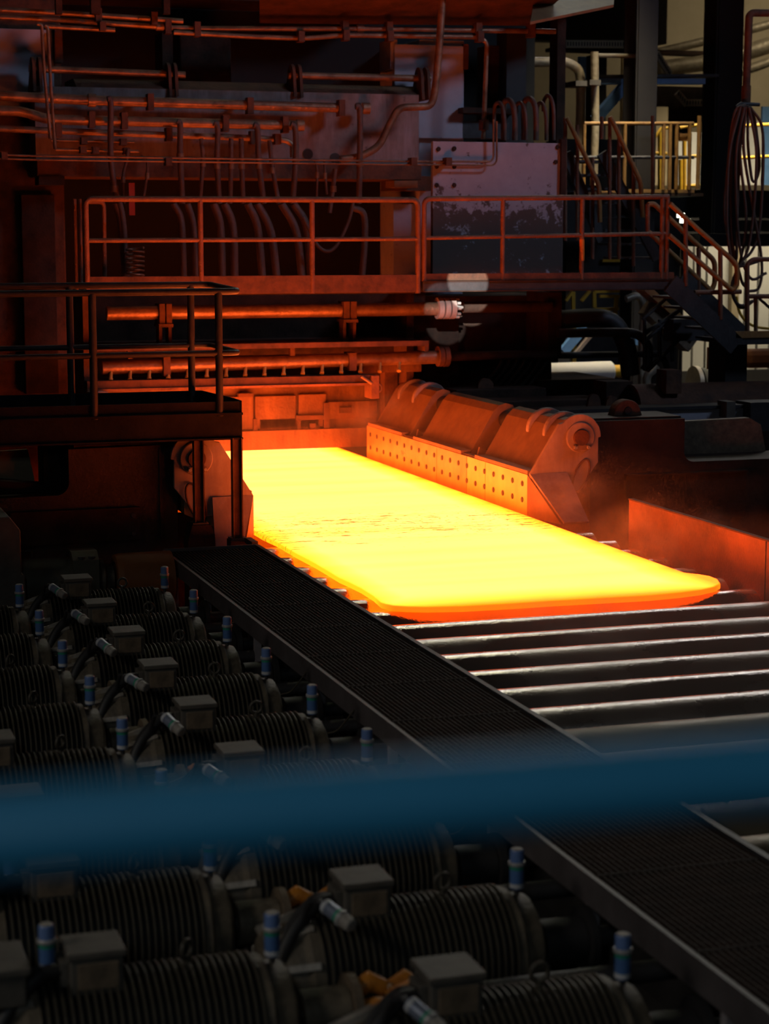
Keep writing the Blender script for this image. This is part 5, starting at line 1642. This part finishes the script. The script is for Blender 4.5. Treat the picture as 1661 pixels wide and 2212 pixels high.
# ================================================================== hot haze over the line
hz_m = bpy.data.materials.new('haze')
hz_m.use_nodes = True
nt = hz_m.node_tree
nt.nodes.remove(nt.nodes['Principled BSDF'])
vs_ = nt.nodes.new('ShaderNodeVolumeScatter')
vs_.inputs['Color'].default_value = (0.9, 0.85, 0.8, 1)
vs_.inputs['Density'].default_value = 0.0013
vs_.inputs['Anisotropy'].default_value = 0.2
nt.links.new(vs_.outputs[0], nt.nodes['Material Output'].inputs['Volume'])
MATS['haze'] = hz_m
hz2 = hz_m.copy()
hz2.node_tree.nodes['Volume Scatter'].inputs['Density'].default_value = 0.009
MATS['steam'] = hz2
MB().box((4.47, 14.22, -0.30), (8.14, 25.25, 1.0)).build('roller_steam', 'steam', label='low veil of steam drifting over the wet rollers', cat='steam', kind='stuff')
MATS['wet_steam'] = hz_m.copy()
MATS['wet_steam'].node_tree.nodes['Volume Scatter'].inputs['Density'].default_value = 0.05
MB().box((4.47, 9.6, -0.30), (8.14, 14.2, 0.75)).build('roller_steam', 'wet_steam', label='thicker veil of steam over the bare front rollers', cat='steam', kind='stuff')


def wisp_mat(name, dens, seed):
    m = bpy.data.materials.new(name)
    m.use_nodes = True
    nt = m.node_tree
    nt.nodes.remove(nt.nodes['Principled BSDF'])
    N, L = nt.nodes.new, nt.links.new
    tc = N('ShaderNodeTexCoord')
    no = N('ShaderNodeTexNoise')
    no.noise_dimensions = '4D'
    no.inputs['W'].default_value = seed
    no.inputs['Scale'].default_value = 3.2
    no.inputs['Detail'].default_value = 4
    L(tc.outputs['Object'], no.inputs['Vector'])
    gr_ = N('ShaderNodeTexGradient')
    gr_.gradient_type = 'SPHERICAL'
    mp = N('ShaderNodeMapping')
    mp.inputs['Location'].default_value = (-1.0, -1.0, -1.0)
    mp.inputs['Scale'].default_value = (2, 2, 2)
    L(tc.outputs['Generated'], mp.inputs[0])
    L(mp.outputs[0], gr_.inputs[0])
    rp = N('ShaderNodeMapRange')
    rp.inputs['From Min'].default_value = 0.42
    rp.inputs['From Max'].default_value = 0.75
    L(no.outputs['Fac'], rp.inputs['Value'])
    m1 = N('ShaderNodeMath')
    m1.operation = 'MULTIPLY'
    L(rp.outputs[0], m1.inputs[0])
    L(gr_.outputs['Fac'], m1.inputs[1])
    m2 = N('ShaderNodeMath')
    m2.operation = 'MULTIPLY'
    m2.inputs[1].default_value = dens
    L(m1.outputs[0], m2.inputs[0])
    v = N('ShaderNodeVolumeScatter')
    v.inputs['Color'].default_value = (0.95, 0.9, 0.85, 1)
    L(m2.outputs[0], v.inputs['Density'])
    L(v.outputs[0], nt.nodes['Material Output'].inputs['Volume'])
    MATS[name] = m


def ball(m, c, r, n=14):
    vs, fs = [], []
    for i in range(n + 1):
        th = math.pi * i / n
        for k in range(2 * n):
            ph = math.pi * k / n
            vs.append((c[0] + r[0] * math.sin(th) * math.cos(ph), c[1] + r[1] * math.sin(th) * math.sin(ph), c[2] + r[2] * math.cos(th)))
    for i in range(n):
        for k in range(2 * n):
            k2 = (k + 1) % (2 * n)
            fs.append((i * 2 * n + k, i * 2 * n + k2, (i + 1) * 2 * n + k2, (i + 1) * 2 * n + k))
    m.add(vs, fs, True)
    return m


for i, (px, py, Y, r, dn, label) in enumerate(((1265, 1345, 13.4, (0.75, 0.5, 0.42), 1.1, 'wisp of steam rising from the front rollers below the slab edge'),
                                               (1235, 1085, 18.3, (0.55, 0.6, 0.5), 0.7, 'wisp of steam rising at the mouth of the right guide'),
                                               (1440, 1165, 16.2, (0.75, 0.9, 0.45), 0.9, 'wisp of steam drifting along the rusty side plate'),
                                               (840, 900, 24.3, (0.7, 0.7, 0.55), 0.7, 'wisp of steam at the far end of the slab'))):
    wisp_mat('wisp_%d' % i, dn, i * 3.7)
    c = PY(px, py, Y)
    ball(MB(), c, r).build('steam_wisp', 'wisp_%d' % i, label=label, cat='steam', kind='stuff')
